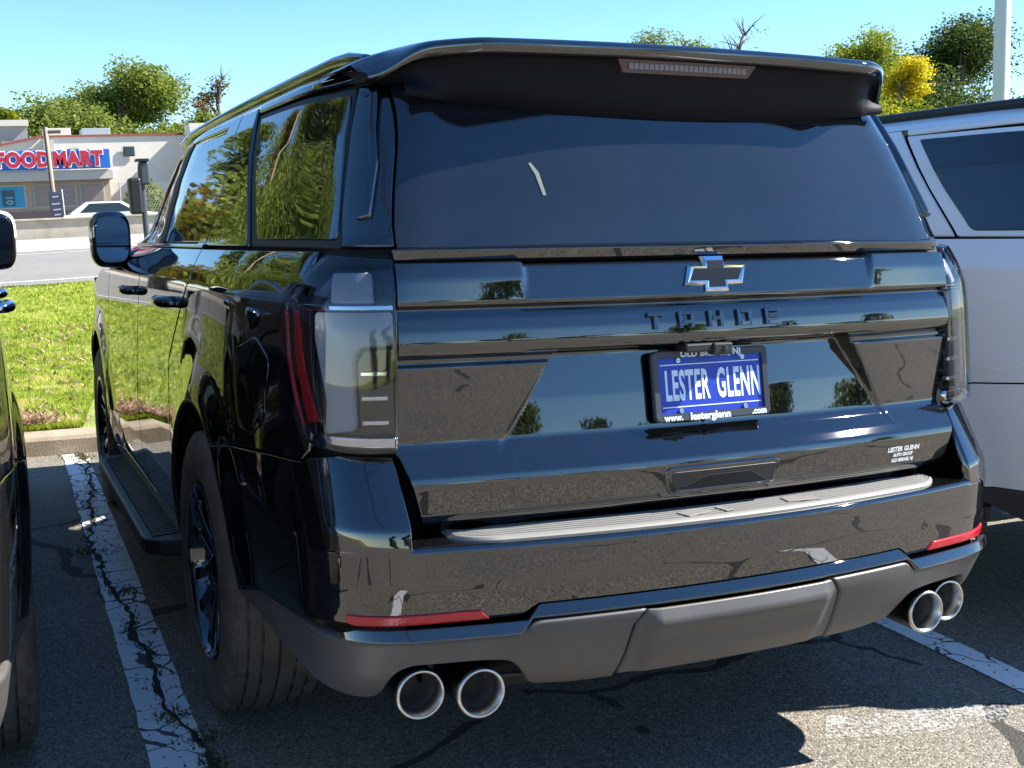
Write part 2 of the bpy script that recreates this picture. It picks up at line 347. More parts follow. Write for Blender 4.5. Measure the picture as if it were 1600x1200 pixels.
def build_suv():
    root = empty('parked_car')
    # ---- hidden structure: dark shell behind the panel gaps, floor, wheel wells
    def shellfn(a, z): return P(a, z, upper, .05)
    for sg in (1, -1):
        pl = SY([(.20, 1.36), (.17, .60)], bumper)+SY(arch(1.24, .53, math.pi, 0), bumper)+SY(arch(4.31, .53, math.pi, 0), bumper)+SY([(5.15, .40), (5.1, 1.1), (4.25, 1.25), (4.0, 1.36)], bumper)
        pl = [q for q in pl if q[1] >= .395]
        patch('inner_side', pl if sg > 0 else mir(pl), DARK, root, bumper, off=-.045, depth=.02, res=.06)
        g = SY([(.30, 1.36), (4.0, 1.36), (3.25, 1.77), (.50, 1.77)], upper, .05); patch('inner_greenhouse', g if sg > 0 else mir(g), DARK, root, upper, .05, off=-.028, depth=.01, res=.07)
        for yc in AX:
            b = MB(); pr = []; n = 26
            v = []; 
            for i in range(n+1):
                t = -.25+(math.pi+.16)*i/n
                for x in (.955, .60): v.append((-sg*x, yc+.525*math.cos(t), WZ+.525*math.sin(t)))
            b.add(v, [[2*i, 2*i+1, 2*i+3, 2*i+2] for i in range(n)]); b.add([(-sg*.60, yc+dy, z) for dy, z in ((-.53, .50), (.53, .50), (.53, .95), (-.53, .95))], [[0, 1, 2, 3]])
            b.build('wheel_well', DARK, root)
    b = MB(); b.box((0, 2.6, .42), (1.2, 4.9, .05)); b.box((0, .72, .55), (1.55, .9, .10)); b.box((0, .20, .62), (1.5, .12, .16)); b.box((0, 1.24, .40), (1.3, .14, .12)); b.box((0, 1.24, .38), (.34, .30, .26)); b.box((0, .62, .36), (.72, .55, .14)); b.build('underbody', DARK, root, bevel=.02)
    for sg in (-1, 1): MB().tube([(sg*.45, 1.2, .40), (sg*.55, .6, .42), (sg*.66, .30, .43), (sg*.685, .16, .425)], .035, 12).build('exhaust_pipe', PIPE, root, smooth=True)
    # inner walls behind glass and tailgate
    g = [(-1.06, 1.345), (1.06, 1.345), (1.0, 1.735), (-1.0, 1.735)]; patch('inner_gate', g, DARK, root, upper, .05, off=-.022, depth=.01, res=.04)
    g = [(-.98, .70), (.98, .70), (1.04, 1.40), (-1.04, 1.40)]; patch('inner_rear', g, DARK, root, lampf, .055, off=-.075, depth=.02, res=.08)
    # ---- lower fascia and its centre cover
    for sg in (1, -1):
        top = [(ax(.256, .572, fascia), .572), (ax(.512, .572, fascia), .572), (ax(.542, .545, fascia), .545), (.86, .545), (.98, .545)]+SY([(.34, .540), (.62, .522), (.735, .498)], fascia)
        bot = SY([(.735, .488), (.52, .432), (.30, .405)], fascia)+[(.99, .395), (.915, .388), (.868, .396), (.845, .44), (.825, .470), (.79, .486), (.62, .486), (.555, .478), (.525, .44), (.505, .405), (.40, .392), (ax(.296, .392, fascia), .392), (ax(.290, .45, fascia), .45), (ax(.284, .536, fascia), .536)]
        pl = rnd(top+bot, [0, .015, .01, 0, 0, 0, 0, .01, .01, 0, 0, 0, .02, .02, .02, .02, .02, .03, .03, .02, .02, .03, 0, 0, 0, .01])
        patch('lower_fascia', pl if sg > 0 else mir(pl), PLASTIC, root, fascia, res=.018, depth=.03, r=.006)
        pl = [(.50, .50), (.86, .50), (.86, .42), (.50, .42)]; patch('exhaust_recess', pl if sg > 0 else mir(pl), DARK, root, fascia, off=-.09, depth=.01, res=.05)
    pl = [(-.252, .572), (.252, .572), (.279, .536), (.286, .45), (.291, .400), (-.291, .400), (-.286, .45), (-.279, .536)]
    COV = Prof([(.37, .03), (.402, -.008), (.43, -.030), (.45, -.046), (.50, -.068), (.532, -.088), (.540, -.089), (.574, -.074)], .004)
    def cover(b, z):
        e = ss(.225, .265, b+ .0*z); return COV(z)*(1-e)+FASC(z)*e
    patch('tow_hook_cover', rnd(pl, .008), PLASTIC, root, cover, res=.011, depth=.03, r=.005)
    patch('underbody_valance', [(-.60, .40), (.60, .40), (.58, .36), (-.58, .36)], BLACKP, root, fascia, off=-.03, depth=.01, res=.06)
    # ---- gloss trim above the fascia with chevron ends
    up = [(.497, .603), (.530, .575), (.905, .575), (.955, .565)]; lo_ = [(.955, .5505), (.86, .5495), (.548, .5495), (.518, .577)]
    right = [(-a, z) for a, z in up]; 
    full = [(a, z) for a, z in up]+[(a, z) for a, z in lo_]+[(-a, z) for a, z in lo_[::-1]]+[(-a, z) for a, z in up[::-1]]
    patch('bumper_trim', full, PAINT, root, trim, off=.006, res=.012, sp=.006, depth=.02, r=.003)
    # ---- main bumper cover: a U that rises under the lamps
    s_ = [(ax(.766, .736, bumper), .738), (ax(.766, .80, bumper), .80), (ax(.770, .90, bumper), .90), (ax(.775, .926, bumper), .926), (.90, .930), (.985, .918)]+SY([(.26, .908), (.45, .895), (.80, .862)], bumper)+SY([q for q in arch(1.24, .512, 2.16, 2.98, 14)], bumper)+SY([(.745, .505), (.62, .528), (.34, .546)], bumper)+[(.96, .580), (.535, .582), (.50, .606)]
    full = s_+[(-a, z) for a, z in s_[::-1]]
    patch('rear_bumper', full, PAINT, root, bumper, res=.016, sp=.012, depth=.02, r=.003)
    # ---- step on top of the bumper
    xs = np.linspace(-.775, .775, 90); rows = []
    pr = [(0, .7365), (.001, .741), (.006, .7455), (.014, .7475), (.05, .749), (.10, .752), (.15, .756)]
    base = P(xs, np.full_like(xs, .737), bumper)
    V = np.array([[(-x if False else b_[0], b_[1]+dy, z) for b_ in base] for (dy, z), x in zip(pr, pr)]); n_ = len(xs)
    f = [[i*n_+j, i*n_+j+1, i*n_+n_+j+1, i*n_+n_+j] for i in range(len(pr)-1) for j in range(n_-1)]
    b = MB(); b.add(V.reshape(-1, 3), f); o = b.build('bumper_step', PAINT, root, smooth=True)
    # ribbed pad
    xs = np.linspace(-.672, .672, 120); pr = [(0, -.004), (0, .004), (.006, .0085)]
    for q in range(6):
        d0 = .012+q*.0165; pr += [(d0, .0100), (d0+.0105, .0100), (d0+.0115, .0045), (d0+.0155, .0045)]
    pr += [(.112, .009), (.116, -.003)]; pr = [(dy*.93, dz) for dy, dz in pr]
    V = []
    for dy, dz in pr:
        for x in xs:
            e = abs(x)/.672; b_ = P(-x, .737, bumper); f0 = .010+.05*max(0, (e-.86)/.14)**2; y = b_[1]+f0+dy*(1-.42*ss(.80, 1., e)); V.append((x, y, .7485+dz*(1 if e < .999 else .1)+.02*dy))
    n_ = len(xs); f = [[i*n_+j, i*n_+n_+j, i*n_+n_+j+1, i*n_+j+1][::-1] for i in range(len(pr)-1) for j in range(n_-1)]
    pad = mesh('step_pad', V, f, PADM, root); pad.data.polygons.foreach_set('use_smooth', [True]*len(f)); pad.data.set_sharp_from_angle(angle=R(25))
    for x0, w_, sk in ((-.10, .075, .03), (-.02, .022, .02), (.20, .085, -.02)):
        b_ = P(-x0, .737, bumper); MB().box((x0, b_[1]+.055, .7605), (w_, .042, .0035), Matrix.Rotation(sk*8, 4, 'Z').to_3x3()).build('pad_emblem', PADM, pad, bevel=.0015)
    # ---- tailgate
    def al(z):
        if z >= .93: return ax(.754+.012*(1.336-z)/.4, z, gate, .055)
        t = (.93-z)/.18; return ax(.764-.050*t-.03*max(0, (t-.8)/.2)**2, z, gate, .055)
    zs = sorted(set(np.round(np.concatenate([np.arange(.755, 1.334, .008), np.arange(.86, .95, .003), np.arange(1.112, 1.15, .0012), np.arange(1.225, 1.256, .0015), np.arange(1.32, 1.3366, .0015)]), 5)))
    tg = strip('tailgate', [(z, -al(z), al(z)) for z in zs], PAINT, root, gate, .055, depth=.03, r=.004, na=330)
    strip('tailgate_top_strip', [(z, -ax(.752, z, upper, .05), ax(.752, z, upper, .05)) for z in np.arange(1.3385, 1.3645, .0043)], PAINT, root, lambda b_, z: .096-(z-1.338)*.42, .05, depth=.02, r=.004, na=120)
    # handle: bezel and dark slot
    def g2(x0, x1, z0, z1, rr): return rnd([(-x0, z0), (x1, z0), (x1+.012, z1), (-x0-.012, z1)], rr)
    low = lambda b_, z: gate(b_, z)
    bz = patch('handle_bezel', g2(.150, .150, .797, .864, .022), PAINT, root, low, .055, off=.007, depth=.012, res=.009, r=.006)
    patch('handle_slot', g2(.136, .136, .809, .853, .014), BLACKP, bz, low, .055, off=.0085, depth=.005, res=.012, r=.001)
    patch('handle_grip', [(-.118, .815), (.118, .815), (.05, .841), (-.07, .841)], DARK, bz, low, .055, off=.0105, depth=.005, res=.012, r=.001)
    patch('release_ledge', g2(.128, .128, .806, .812, .002), PAINT, bz, low, .055, off=.012, depth=.008, res=.012, r=.002)
    # camera over the plate
    c = MB(); c.box((-.035, .070, 1.130), (.11, .05, .020)); c.box((.006, .052, 1.126), (.052, .03, .028)); cm = c.build('rear_camera', BLACKP, root, bevel=.004)
    MB().lathe([(0, 0), (0, .006), (.004, .008), (.008, .008)], (.010, .033, 1.126), 'y', 16).build('camera_lens', LAMPBLK, cm, smooth=True)
    # ---- emblem, name letters, dealer decal
    def emb(x, z, d, off=0.):
        q = P(-x, z, gate, .055); n = N(-x, z, gate, .055); return tuple(q+n*(d+off))
    zc = 1.2945
    bow = [(-.071, .022), (-.030, .022), (-.036, .034) if False else (-.0295, .0375), (.0335, .0375), (.0305, .022), (.0865, .022), (.071, -.022), (.030, -.022), (.0295, -.0375), (-.0335, -.0375), (-.0305, -.022), (-.0865, -.022)]
    def bev(poly, s): 
        return [(x-(1 if x > 0 else -1)*s*(1.5 if abs(x) > .05 else 1), z-(1 if z > 0 else -1)*s) for x, z in poly]
    n = len(bow); v = [emb(x, zc+z, -.002) for x, z in bow]+[emb(x, zc+z, .006) for x, z in bow]+[emb(x, zc+z, .011) for x, z in bev(bow, .004)]+[emb(x, zc+z, .0095) for x, z in bev(bow, .0085)]
    f = [[i+q*n, (i+1) % n+q*n, (i+1) % n+n+q*n, i+n+q*n] for q in range(3) for i in range(n)]
    mb = MB(); mb.add(v, f); em = mb.build('tailgate_emblem', CHROME, root)
    mb = MB(); inn = bev(bow, .0085); mb.add([emb(x, zc+z, .0098) for x, z in inn], [list(range(n))]); mb.build('emblem_centre', MATS['emblem_black'], em)
    H = .037; W = .040; t_ = .0095
    glyph = {'T': [[(-W/2, H/2-t_, W/2, H/2)], [(-t_*.6, -H/2, t_*.6, H/2-t_)]], 'A': [[(-W/2, -H/2, -W/2+t_, H/2)], [(-W/2+t_, H/2-t_*.85, W/2, H/2)], [(W/2-t_, -H/2, W/2, H/2-t_*.85)], [(-W/2+t_, -.0085, W/2-t_, -.0015)]],
             'H': [[(-W/2, -H/2, -W/2+t_, H/2)], [(W/2-t_, -H/2, W/2, H/2)], [(-W/2+t_, -.004, W/2-t_, .0045)]], 'O': [[(-W/2, -H/2, -W/2+t_, H/2)], [(W/2-t_, -H/2, W/2, H/2)], [(-W/2+t_, H/2-t_, W/2-t_, H/2)], [(-W/2+t_, -H/2, W/2-t_, -H/2+t_)]],
             'E': [[(-W/2, -H/2, -W/2+t_, H/2)], [(-W/2+t_, H/2-t_, W/2, H/2)], [(-W/2+t_, -H/2, W/2, -H/2+t_)], [(-W/2+t_, -.0045, W/2, .0045)]]}
    for i, ch in enumerate('TAHOE'):
        mb = MB(); xc = -.166+i*.0795
        for [(x0, z0, x1, z1)] in glyph[ch]:
            q = [(x0, z0), (x1, z0), (x1, z1), (x0, z1)]; mb.add([emb(xc+x, 1.195+z, -.002) for x, z in q]+[emb(xc+x, 1.195+z, .0085) for x, z in q], [[4, 5, 6, 7], [0, 1, 5, 4], [1, 2, 6, 5], [2, 3, 7, 6], [3, 0, 4, 7]])
        mb.build('name_letter', PAINT, root, bevel=.0012)
    # ---- glass, greenhouse
    def ge(z): return ax(.738-.058*ss(1.366, 1.71, z), z, upper, .05)
    zs = np.arange(1.368, 1.755, .012); rg = strip('rear_window', [(z, -ge(z), ge(z)) for z in zs], GLASS, root, upper, .05, depth=.012, r=.002, na=80)
    for sg in (1, -1):
        mm = (lambda q: q) if sg > 0 else mir
        U = lambda pts: SY(pts, upper, .05)
        # D pillar with its raised blade
        zz = np.linspace(1.372, 1.748, 10); rearE = [(ge(z)+.006, z) for z in zz]; qf = [(.258, 1.372), (.30, 1.45), (.36, 1.58), (.425, 1.70), (.452, 1.748)]
        patch('rear_pillar', mm(rearE[::-1]+U(qf)), PAINT, root, upper, .05, res=.018, depth=.012)
        bl = [(ge(1.43)+.052, 1.432), (ge(1.455)+.075, 1.425), (ge(1.55)+.060, 1.56), (ge(1.72)+.055, 1.745), (ge(1.72)+.028, 1.745), (ge(1.55)+.040, 1.55)]
        patch('pillar_blade', mm(bl), PAINT, root, upper, .05, off=.014, res=.012, depth=.02, r=.004)
        qw = rnd(U([(.285, 1.388), (.835, 1.391), (1.02, 1.55), (1.215, 1.735), (.468, 1.722)]), [.02, .03, 0, .01, .02])
        patch('quarter_window', mm(qw), SIDEGLASS, root, upper, .05, res=.018, off=-.004, depth=.008, r=.002)
        patch('window_surround', mm(rnd(U([(.268, 1.374), (.895, 1.376), (1.09, 1.55), (1.30, 1.756), (.470, 1.742)]), .01)), RUBBER, root, upper, .05, off=-.009, res=.04, depth=.01)
        patch('centre_pillar_panel', mm(U([(.905, 1.374), (1.505, 1.374), (1.45, 1.53), (1.56, 1.775), (1.335, 1.775), (1.10, 1.55)])), PAINT, root, upper, .05, res=.025, depth=.012)
        patch('roof_side_panel', mm(U([(.475, 1.7585), (1.29, 1.7585), (1.30, 1.777), (.485, 1.777)])), PAINT, root, upper, .05, res=.02, depth=.012)
        # rear door frame + glass, B pillar, front door glass
        patch('door_frame', mm(U([(1.512, 1.374), (1.65, 1.374), (1.62, 1.53), (1.73, 1.752), (2.54, 1.760), (2.54, 1.777), (1.567, 1.777), (1.457, 1.53)])), PAINT, root, upper, .05, res=.025, depth=.012)
        patch('rear_door_window', mm(rnd(U([(1.675, 1.385), (2.50, 1.385), (2.46, 1.748), (1.755, 1.740), (1.645, 1.53)]), [.03, .01, .02, .02, 0])), SIDEGLASS, root, upper, .05, off=-.006, res=.025, depth=.008)
        patch('door_pillar', mm(U([(2.51, 1.376), (2.74, 1.376), (2.68, 1.752), (2.47, 1.752)])), RUBBER, root, upper, .05, off=-.002, res=.04, depth=.01)
        patch('front_door_window', mm(rnd(U([(2.75, 1.385), (3.86, 1.375), (3.62, 1.52), (3.24, 1.735), (2.69, 1.748)]), [.01, .02, 0, .03, .02])), SIDEGLASS, root, upper, .05, off=-.006, res=.05, depth=.008)
        patch('front_pillar', mm(U([(3.89, 1.372), (4.02, 1.372), (3.74, 1.54), (3.32, 1.777), (2.545, 1.777), (2.545, 1.760), (3.26, 1.748), (3.65, 1.53)])), PAINT, root, upper, .05, res=.03, depth=.012)
        patch('belt_moulding', mm(U([(1.515, 1.366), (3.90, 1.366), (3.90, 1.3755), (1.515, 1.3755)])), LAMPBLK, root, upper, .05, off=.004, res=.03, depth=.012, r=.002)
        patch('window_seal', mm(U([(1.66, 1.3765), (3.88, 1.3765), (3.60, 1.54), (3.25, 1.752), (1.74, 1.752), (1.63, 1.53)])), RUBBER, root, upper, .05, off=-.012, res=.06, depth=.01)
        # ---- flank panels
        B_ = lambda pts: SY(pts, bumper)
        qp = B_([(.345, 1.362), (.350, 1.262), (.318, 1.13), (.262, 1.005), (.245, .935), (.262, .914), (.45, .9005), (.80, .868)])+B_(arch(1.24, .512, 2.145, .05, 30))+B_([(1.795, .40), (1.822, .86), (1.812, .99), (1.62, 1.14), (1.452, 1.262), (1.50, 1.362)])
        patch('quarter_panel', mm(qp), PAINT, root, bumper, res=.022, depth=.012)
        # arch lip
        b = MB(); pts = [P(ay(y, z, bumper), z, bumper) for y, z in arch(1.24, .510, 2.98, -.1, 40)]
        b.tube([(-abs(q[0])*sg+.008*sg, q[1], q[2]) for q in pts], .009, 8); b.build('arch_lip', BLACKP, root, smooth=True)
        rd = B_([(1.803, .40), (1.830, .86), (1.820, .995), (1.628, 1.146), (1.460, 1.264), (1.508, 1.362), (2.632, 1.362), (2.622, 1.262), (2.66, 1.0), (2.70, .75), (2.70, .45), (2.62, .40)])
        d1 = patch('rear_door', mm(rd), PAINT, root, bumper, res=.028, sp=.02, depth=.012)
        fd = B_([(2.64, 1.362), (2.630, 1.262), (2.668, 1.0), (2.708, .75), (2.708, .45), (2.72, .40), (3.80, .40), (3.86, .55), (3.82, .95), (3.78, 1.25), (3.84, 1.362)])
        d2 = patch('front_door', mm(fd), PAINT, root, bumper, res=.03, sp=.02, depth=.012)
        fe = B_([(3.787, 1.25), (3.827, .95), (3.868, .55), (3.81, .40)])+B_(arch(4.31, .512, 3.15, -.05, 30))+B_([(5.15, .42), (5.10, .8), (4.95, 1.08), (4.2, 1.245)])
        patch('front_fender', mm(fe), PAINT, root, bumper, res=.05, depth=.012)
        patch('rocker', mm(B_([(1.80, .395), (3.80, .395), (3.80, .30), (1.80, .30)])), PAINT, root, bumper, res=.03, depth=.03)
        # handles
        for d, yh in ((d1, 1.80), (d2, 2.83)):
            q = P(ay(yh, 1.19, bumper), 1.19, bumper); x = -abs(q[0])*sg
            hb = MB(); hb.tube([(x+.01*sg, yh-.10, 1.186), (x-.022*sg, yh-.085, 1.188), (x-.036*sg, yh-.04, 1.19), (x-.038*sg, yh+.04, 1.19), (x-.024*sg, yh+.085, 1.188), (x+.01*sg, yh+.10, 1.186)], [.014, .017, .019, .019, .017, .014], 12)
            hb.build('door_handle', PAINT, d, smooth=True)
        # fuel flap outline only on the left
        if sg > 0:
            fo = rnd(SY([(.475, 1.11), (.50, .965), (.60, .915), (.76, .93), (.78, 1.03), (.74, 1.12), (.58, 1.16)], bumper), .04, 5)
            patch('fuel_flap', fo, PAINT, root, bumper, off=.0035, res=.03, depth=.006, r=.003)
        # ---- tail lamp
        L_ = lambda pts: SY(pts, lampf, .055)
        out = [(ax(.753, 1.343, lampf, .055), 1.343)]+[(ax(.753+.014*(1.343-z)/.407, z, lampf, .055), z) for z in (1.333, 1.32, 1.30, 1.27, 1.23, 1.1)]+[(ax(.767, .936, lampf, .055), .936), (ax(.86, .938, lampf, .055), .938), (.955, .944)]+L_([(.235, .965), (.253, 1.01), (.308, 1.13), (.340, 1.25), (.268, 1.350)])
        lp = tag(patch('tail_lamp', mm(rnd(out, [.006, 0, 0, 0, 0, 0, 0, .012, 0, .02, .02, 0, 0, .02, .01])), LENS, root, lampf, .055, off=.013, res=.014, depth=.016, r=.006))
        patch('lamp_housing', mm(out), LAMPSIL, lp, lampf, .055, off=-.040, res=.03, depth=.01)
        ia = lambda x, z: ax(x, z, lampf, .055)
        bar = [(ia(.764, 1.235), 1.235), (ia(.764, 1.165), 1.165), (ia(.835, 1.16), 1.16), (ia(.848, 1.14), 1.14), (ia(.850, .985), .985), (ia(.905, .975), .975), (.945, 1.05), (.985, 1.18), (.985, 1.235)]
        patch('light_bar', mm(rnd(bar, .012)), LAMPGREY, lp, lampf, .055, off=-.006, res=.02, depth=.025, r=.005)
        patch('upper_light', mm(rnd([(ia(.80, 1.255), 1.255), (ia(.885, 1.258), 1.258), (ia(.868, 1.325), 1.325), (ia(.80, 1.325), 1.325)], .01)), LAMPGREY, lp, lampf, .055, off=-.014, res=.02, depth=.02, r=.004)
        patch('lamp_divider', mm([(ia(.763, 1.238), 1.238), (1.02, 1.238), (1.02, 1.250), (ia(.763, 1.250), 1.250)]), CHROME, lp, lampf, .055, off=-.002, res=.02, depth=.02, r=.003)
        patch('louvre_panel', mm([(ia(.766, .975), .975), (ia(.845, .975), .975), (ia(.845, 1.13), 1.13), (ia(.83, 1.155), 1.155), (ia(.766, 1.158), 1.158)]), LAMPBLK, lp, lampf, .055, off=-.022, res=.02, depth=.01)
        for zq in (1.105, 1.053, 1.001): patch('chrome_fin', mm(rnd([(ia(.782, zq), zq-.005), (ia(.837, zq), zq-.005), (ia(.837, zq), zq+.005), (ia(.782, zq), zq+.005)], .002)), CHROME, lp, lampf, .055, off=-.010, res=.012, depth=.012, r=.002)
        patch('lamp_base', mm([(ia(.764, .945), .945), (.94, .952), (.96, .972), (ia(.764, .968), .968)]), CHROME, lp, lampf, .055, off=-.008, res=.02, depth=.02)
        red = L_([(.338, 1.235), (.318, 1.14), (.278, 1.06), (.245, .995)])+[(.966, 1.0), (1.001, 1.055), (1.040, 1.14), (1.068, 1.235)]
        blk = L_([(.350, 1.25), (.318, 1.13), (.262, 1.01), (.24, .97)])+[(.955, .975), (.965, 1.01), (1.0, 1.10), (1.02, 1.25)]; patch('lamp_bezel', mm(blk), LAMPBLK, lp, lampf, .055, off=-.016, res=.014, depth=.01, r=.001)
        if sg < 0: red = L_([(.338, 1.20), (.325, 1.14), (.300, 1.08)])+[(q[0]-.010, q[1]) for q in L_([(.300, 1.08), (.325, 1.14), (.338, 1.20)])]
        patch('side_marker', mm(red), REDLENS, lp, lampf, .055, off=-.011, res=.012, depth=.006, r=.001)
        # ---- bumper reflector, exhaust tips, sensors
        rf = [(ax(.625, .604, bumper), .604), (ax(.603, .583, bumper), .583), (.90, .5795), (.918, .5835), (.925, .602)]
        patch('bumper_reflector', mm(rnd(rf, .006)), REDLENS, root, bumper, off=.006, res=.012, depth=.012, r=.003)
        for x, y in ((.622, .012), (.742, .062)):
            tp = MB(); tp.lathe([(.0, .048), (-.0, .0530), (.004, .0550), (.012, .0550), (.20, .051)], (-sg*x, y, .415), 'y', 40)
            to = tp.build('exhaust_tip', PIPE, root, smooth=True, auto=40)
            MB().lathe([(.040, .0440), (.0005, .0482), (-.0022, .0520), (.0005, .0548), (.008, .0560)], (-sg*x, y, .415), 'y', 40).build('polished_rim', STEEL, to, smooth=True)
            MB().lathe([(.036, .0440), (.05, .041), (.06, .038), (.16, .040), (.16, 0)], (-sg*x, y, .415), 'y', 32).build('tip_bore', MATS['bore_steel'], to, smooth=True)
        for xq, zq in ((.585, .655),):
            q = P(xq*1., zq, bumper); n = N(xq, zq, bumper); x = -abs(q[0])*sg
            MB().lathe([(-.002, 0), (-.002, .0105), (.001, .0115), (.004, .0115)], (x, q[1], zq), 'y', 20).build('parking_sensor', PAINT, root, smooth=True, auto=40)
        # ---- mirror
        mo = MB(); cx, cy, cz = -1.005*sg, 3.36, 1.395
        sec = []
        nv = []; nf_ = []; prof_ = [(-.085, .62, .78), (-.080, .80, .90), (-.05, .95, 1.0), (.02, 1.0, 1.0), (.07, .9, .9), (.10, .6, .6), (.108, .2, .2)]
        n = 24
        for dy, sx, sz in prof_:
            for i in range(n):
                t = 2*math.pi*i/n; c_, s2 = math.cos(t), math.sin(t); nv.append((cx+.088*sx*math.copysign(abs(c_)**.55, c_), cy+dy+.02*c_*(-sg)*0, cz+.125*sz*math.copysign(abs(s2)**.6, s2)))
        nf_ = [[i*n+j, i*n+(j+1) % n, (i+1)*n+(j+1) % n, (i+1)*n+j] for i in range(len(prof_)-1) for j in range(n)]+[list(range(n)), [(len(prof_)-1)*n+j for j in range(n)]]
        mo.add(nv, nf_); ms = mo.build('side_mirror', PAINT, root, smooth=True, auto=50)
        gm = MB(); gm.add([(cx+.070*math.copysign(abs(math.cos(t))**.55, math.cos(t)), cy-.088-.22*(.075+(-1 if sg > 0 else 1)*0-.070*sg*math.copysign(abs(math.cos(t))**.55, math.cos(t))), cz+.100*math.copysign(abs(math.sin(t))**.6, math.sin(t))) for t in [2*math.pi*i/n for i in range(n)]], [list(range(n))]); gm.build('mirror_glass', CHROME, ms)
        am = MB(); am.tube([(-.86*sg, 3.46, 1.30), (-.92*sg, 3.42, 1.285), (-.97*sg, 3.38, 1.30)], [.055, .05, .04], 14); am.build('mirror_arm', BLACKP, ms, smooth=True)
        # ---- running board
        rb = MB(); pts = [(1.80, .0), (1.86, .075), (1.95, .10), (3.50, .10), (3.60, .075), (3.66, .0)]
        outl = [(-(.93)*sg, 1.80)]+[(-(.93+.165*math.sqrt(max(0, 1-((abs(q-2.73)-.80)/.13)**2)) if abs(q-2.73) > .80 else -1.095)*sg if False else (-(.93+.165*(1-max(0, (abs(q-2.73)-.78)/.15)**3))*sg), q) for q in np.linspace(1.80, 3.66, 40)]+[(-(.93)*sg, 3.66)]
        rb.prism(outl, .315, .372, lambda u, v_, h: (u, v_, h)); ro = rb.build('running_board', BLACKP, root, bevel=.012)
        tr = MB()
        for q in np.arange(1.93, 3.56, .034): tr.box((-1.015*sg, q, .3735), (.095, .013, .006), Matrix.Rotation(.35*sg, 4, 'Z').to_3x3())
        tr.build('step_tread', PLASTIC, ro)
        # roof rail
        rl = MB(); zr = lambda y: 1.7615+.435*(.072+.034*math.sin(math.pi*min(1, max(0, (y-.1)/3.4))))
        rl.tube([(-.69*sg, .44, 1.795), (-.69*sg, .50, zr(.5)+.004), (-.69*sg, .62, zr(.62)+.020)]+[(-.69*sg, y, zr(y)+.026) for y in np.linspace(.75, 2.9, 12)]+[(-.69*sg, 3.15, zr(3.1)+.01), (-.68*sg, 3.3, 1.82)], [.010, .017]+[.02]*13+[.018, .01], 12)
        rl.build('roof_rail', PAINT, root, smooth=True)
    # fix arm/rail symmetric helper done; dealer decal on the lower right
    for s2, zq, sz, wd in (('LESTER GLENN', .842, .017, 1.), ('AUTO GROUP', .827, .012, .9), ('OLD BRIDGE, NJ', .813, .012, .9)):
        x0 = .567; q = P(-x0, zq, gate, .055); n = N(-x0, zq, gate, .055); q = q+n*.0015
        e = P(-x0-.02, zq, gate, .055)-P(-x0+.02, zq, gate, .055); u_ = np.cross(n, e)
        text('dealer_decal', s2, sz, MATS['white_vinyl'], root, frame4(q, e, u_), extrude=.0002, offset=.0006, sx=wd)
    q0 = [(-.055, .834), (.055, .834), (.058, .851), (-.052, .851)]
    # sticker inside the rear window
    st = [(ax(.395, 1.49, upper, .05), 1.478), (ax(.387, 1.49, upper, .05), 1.478), (ax(.395, 1.535, upper, .05), 1.53), (ax(.409, 1.56, upper, .05), 1.552), (ax(.415, 1.56, upper, .05), 1.550), (ax(.404, 1.535, upper, .05), 1.525)]
    patch('window_sticker', st, MATS['white_vinyl_dim'], root, upper, .05, off=.0018, depth=.001, r=.0005, res=.01)
    # ---- roof
    ys = np.concatenate([np.linspace(.50, .7, 5), np.linspace(.9, 3.28, 16)]); nt_ = 61; V = []
    for y in ys:
        xe = abs(float(P(ay(y, 1.775, upper, .05), 1.775, upper, .05)[0])); h = .072+.034*math.sin(math.pi*min(1, max(0, (y-.1)/3.4)))
        for i in range(nt_):
            c_ = math.cos(math.pi*i/(nt_-1)); c_ = math.copysign(abs(c_)**.7, c_); V.append((xe*c_, y, 1.775+h*(1-abs(c_)**5)**.85))
    f = [[i*nt_+j, i*nt_+nt_+j, i*nt_+nt_+j+1, i*nt_+j+1] for i in range(len(ys)-1) for j in range(nt_-1)]
    mesh('roof', V, f, PAINT, root, smooth=True); mesh('roof_end', [(q[0]*.985, q[1]+.004, q[2]-.003) for q in V[:nt_]], [list(range(nt_))], BLACKP, root)
    mb = MB(); mb.tube([(0, 1.05, 1.875), (0, .98, 1.92), (0, .93, 1.925)], [.03, .012, .004], 10); mb.build('antenna_fin', PAINT, root, smooth=True)
    # ---- spoiler: loft across the width
    xs = np.concatenate([np.linspace(-.722, -.52, 30), np.linspace(-.50, .50, 40), np.linspace(.52, .722, 30)]); secs = []
    def roofz(x, y):
        xe = .757; h = .072+.034*math.sin(math.pi*min(1, max(0, (y-.1)/3.4))); return 1.775+h*(1-min(1., abs(x)/xe)**5)**.85
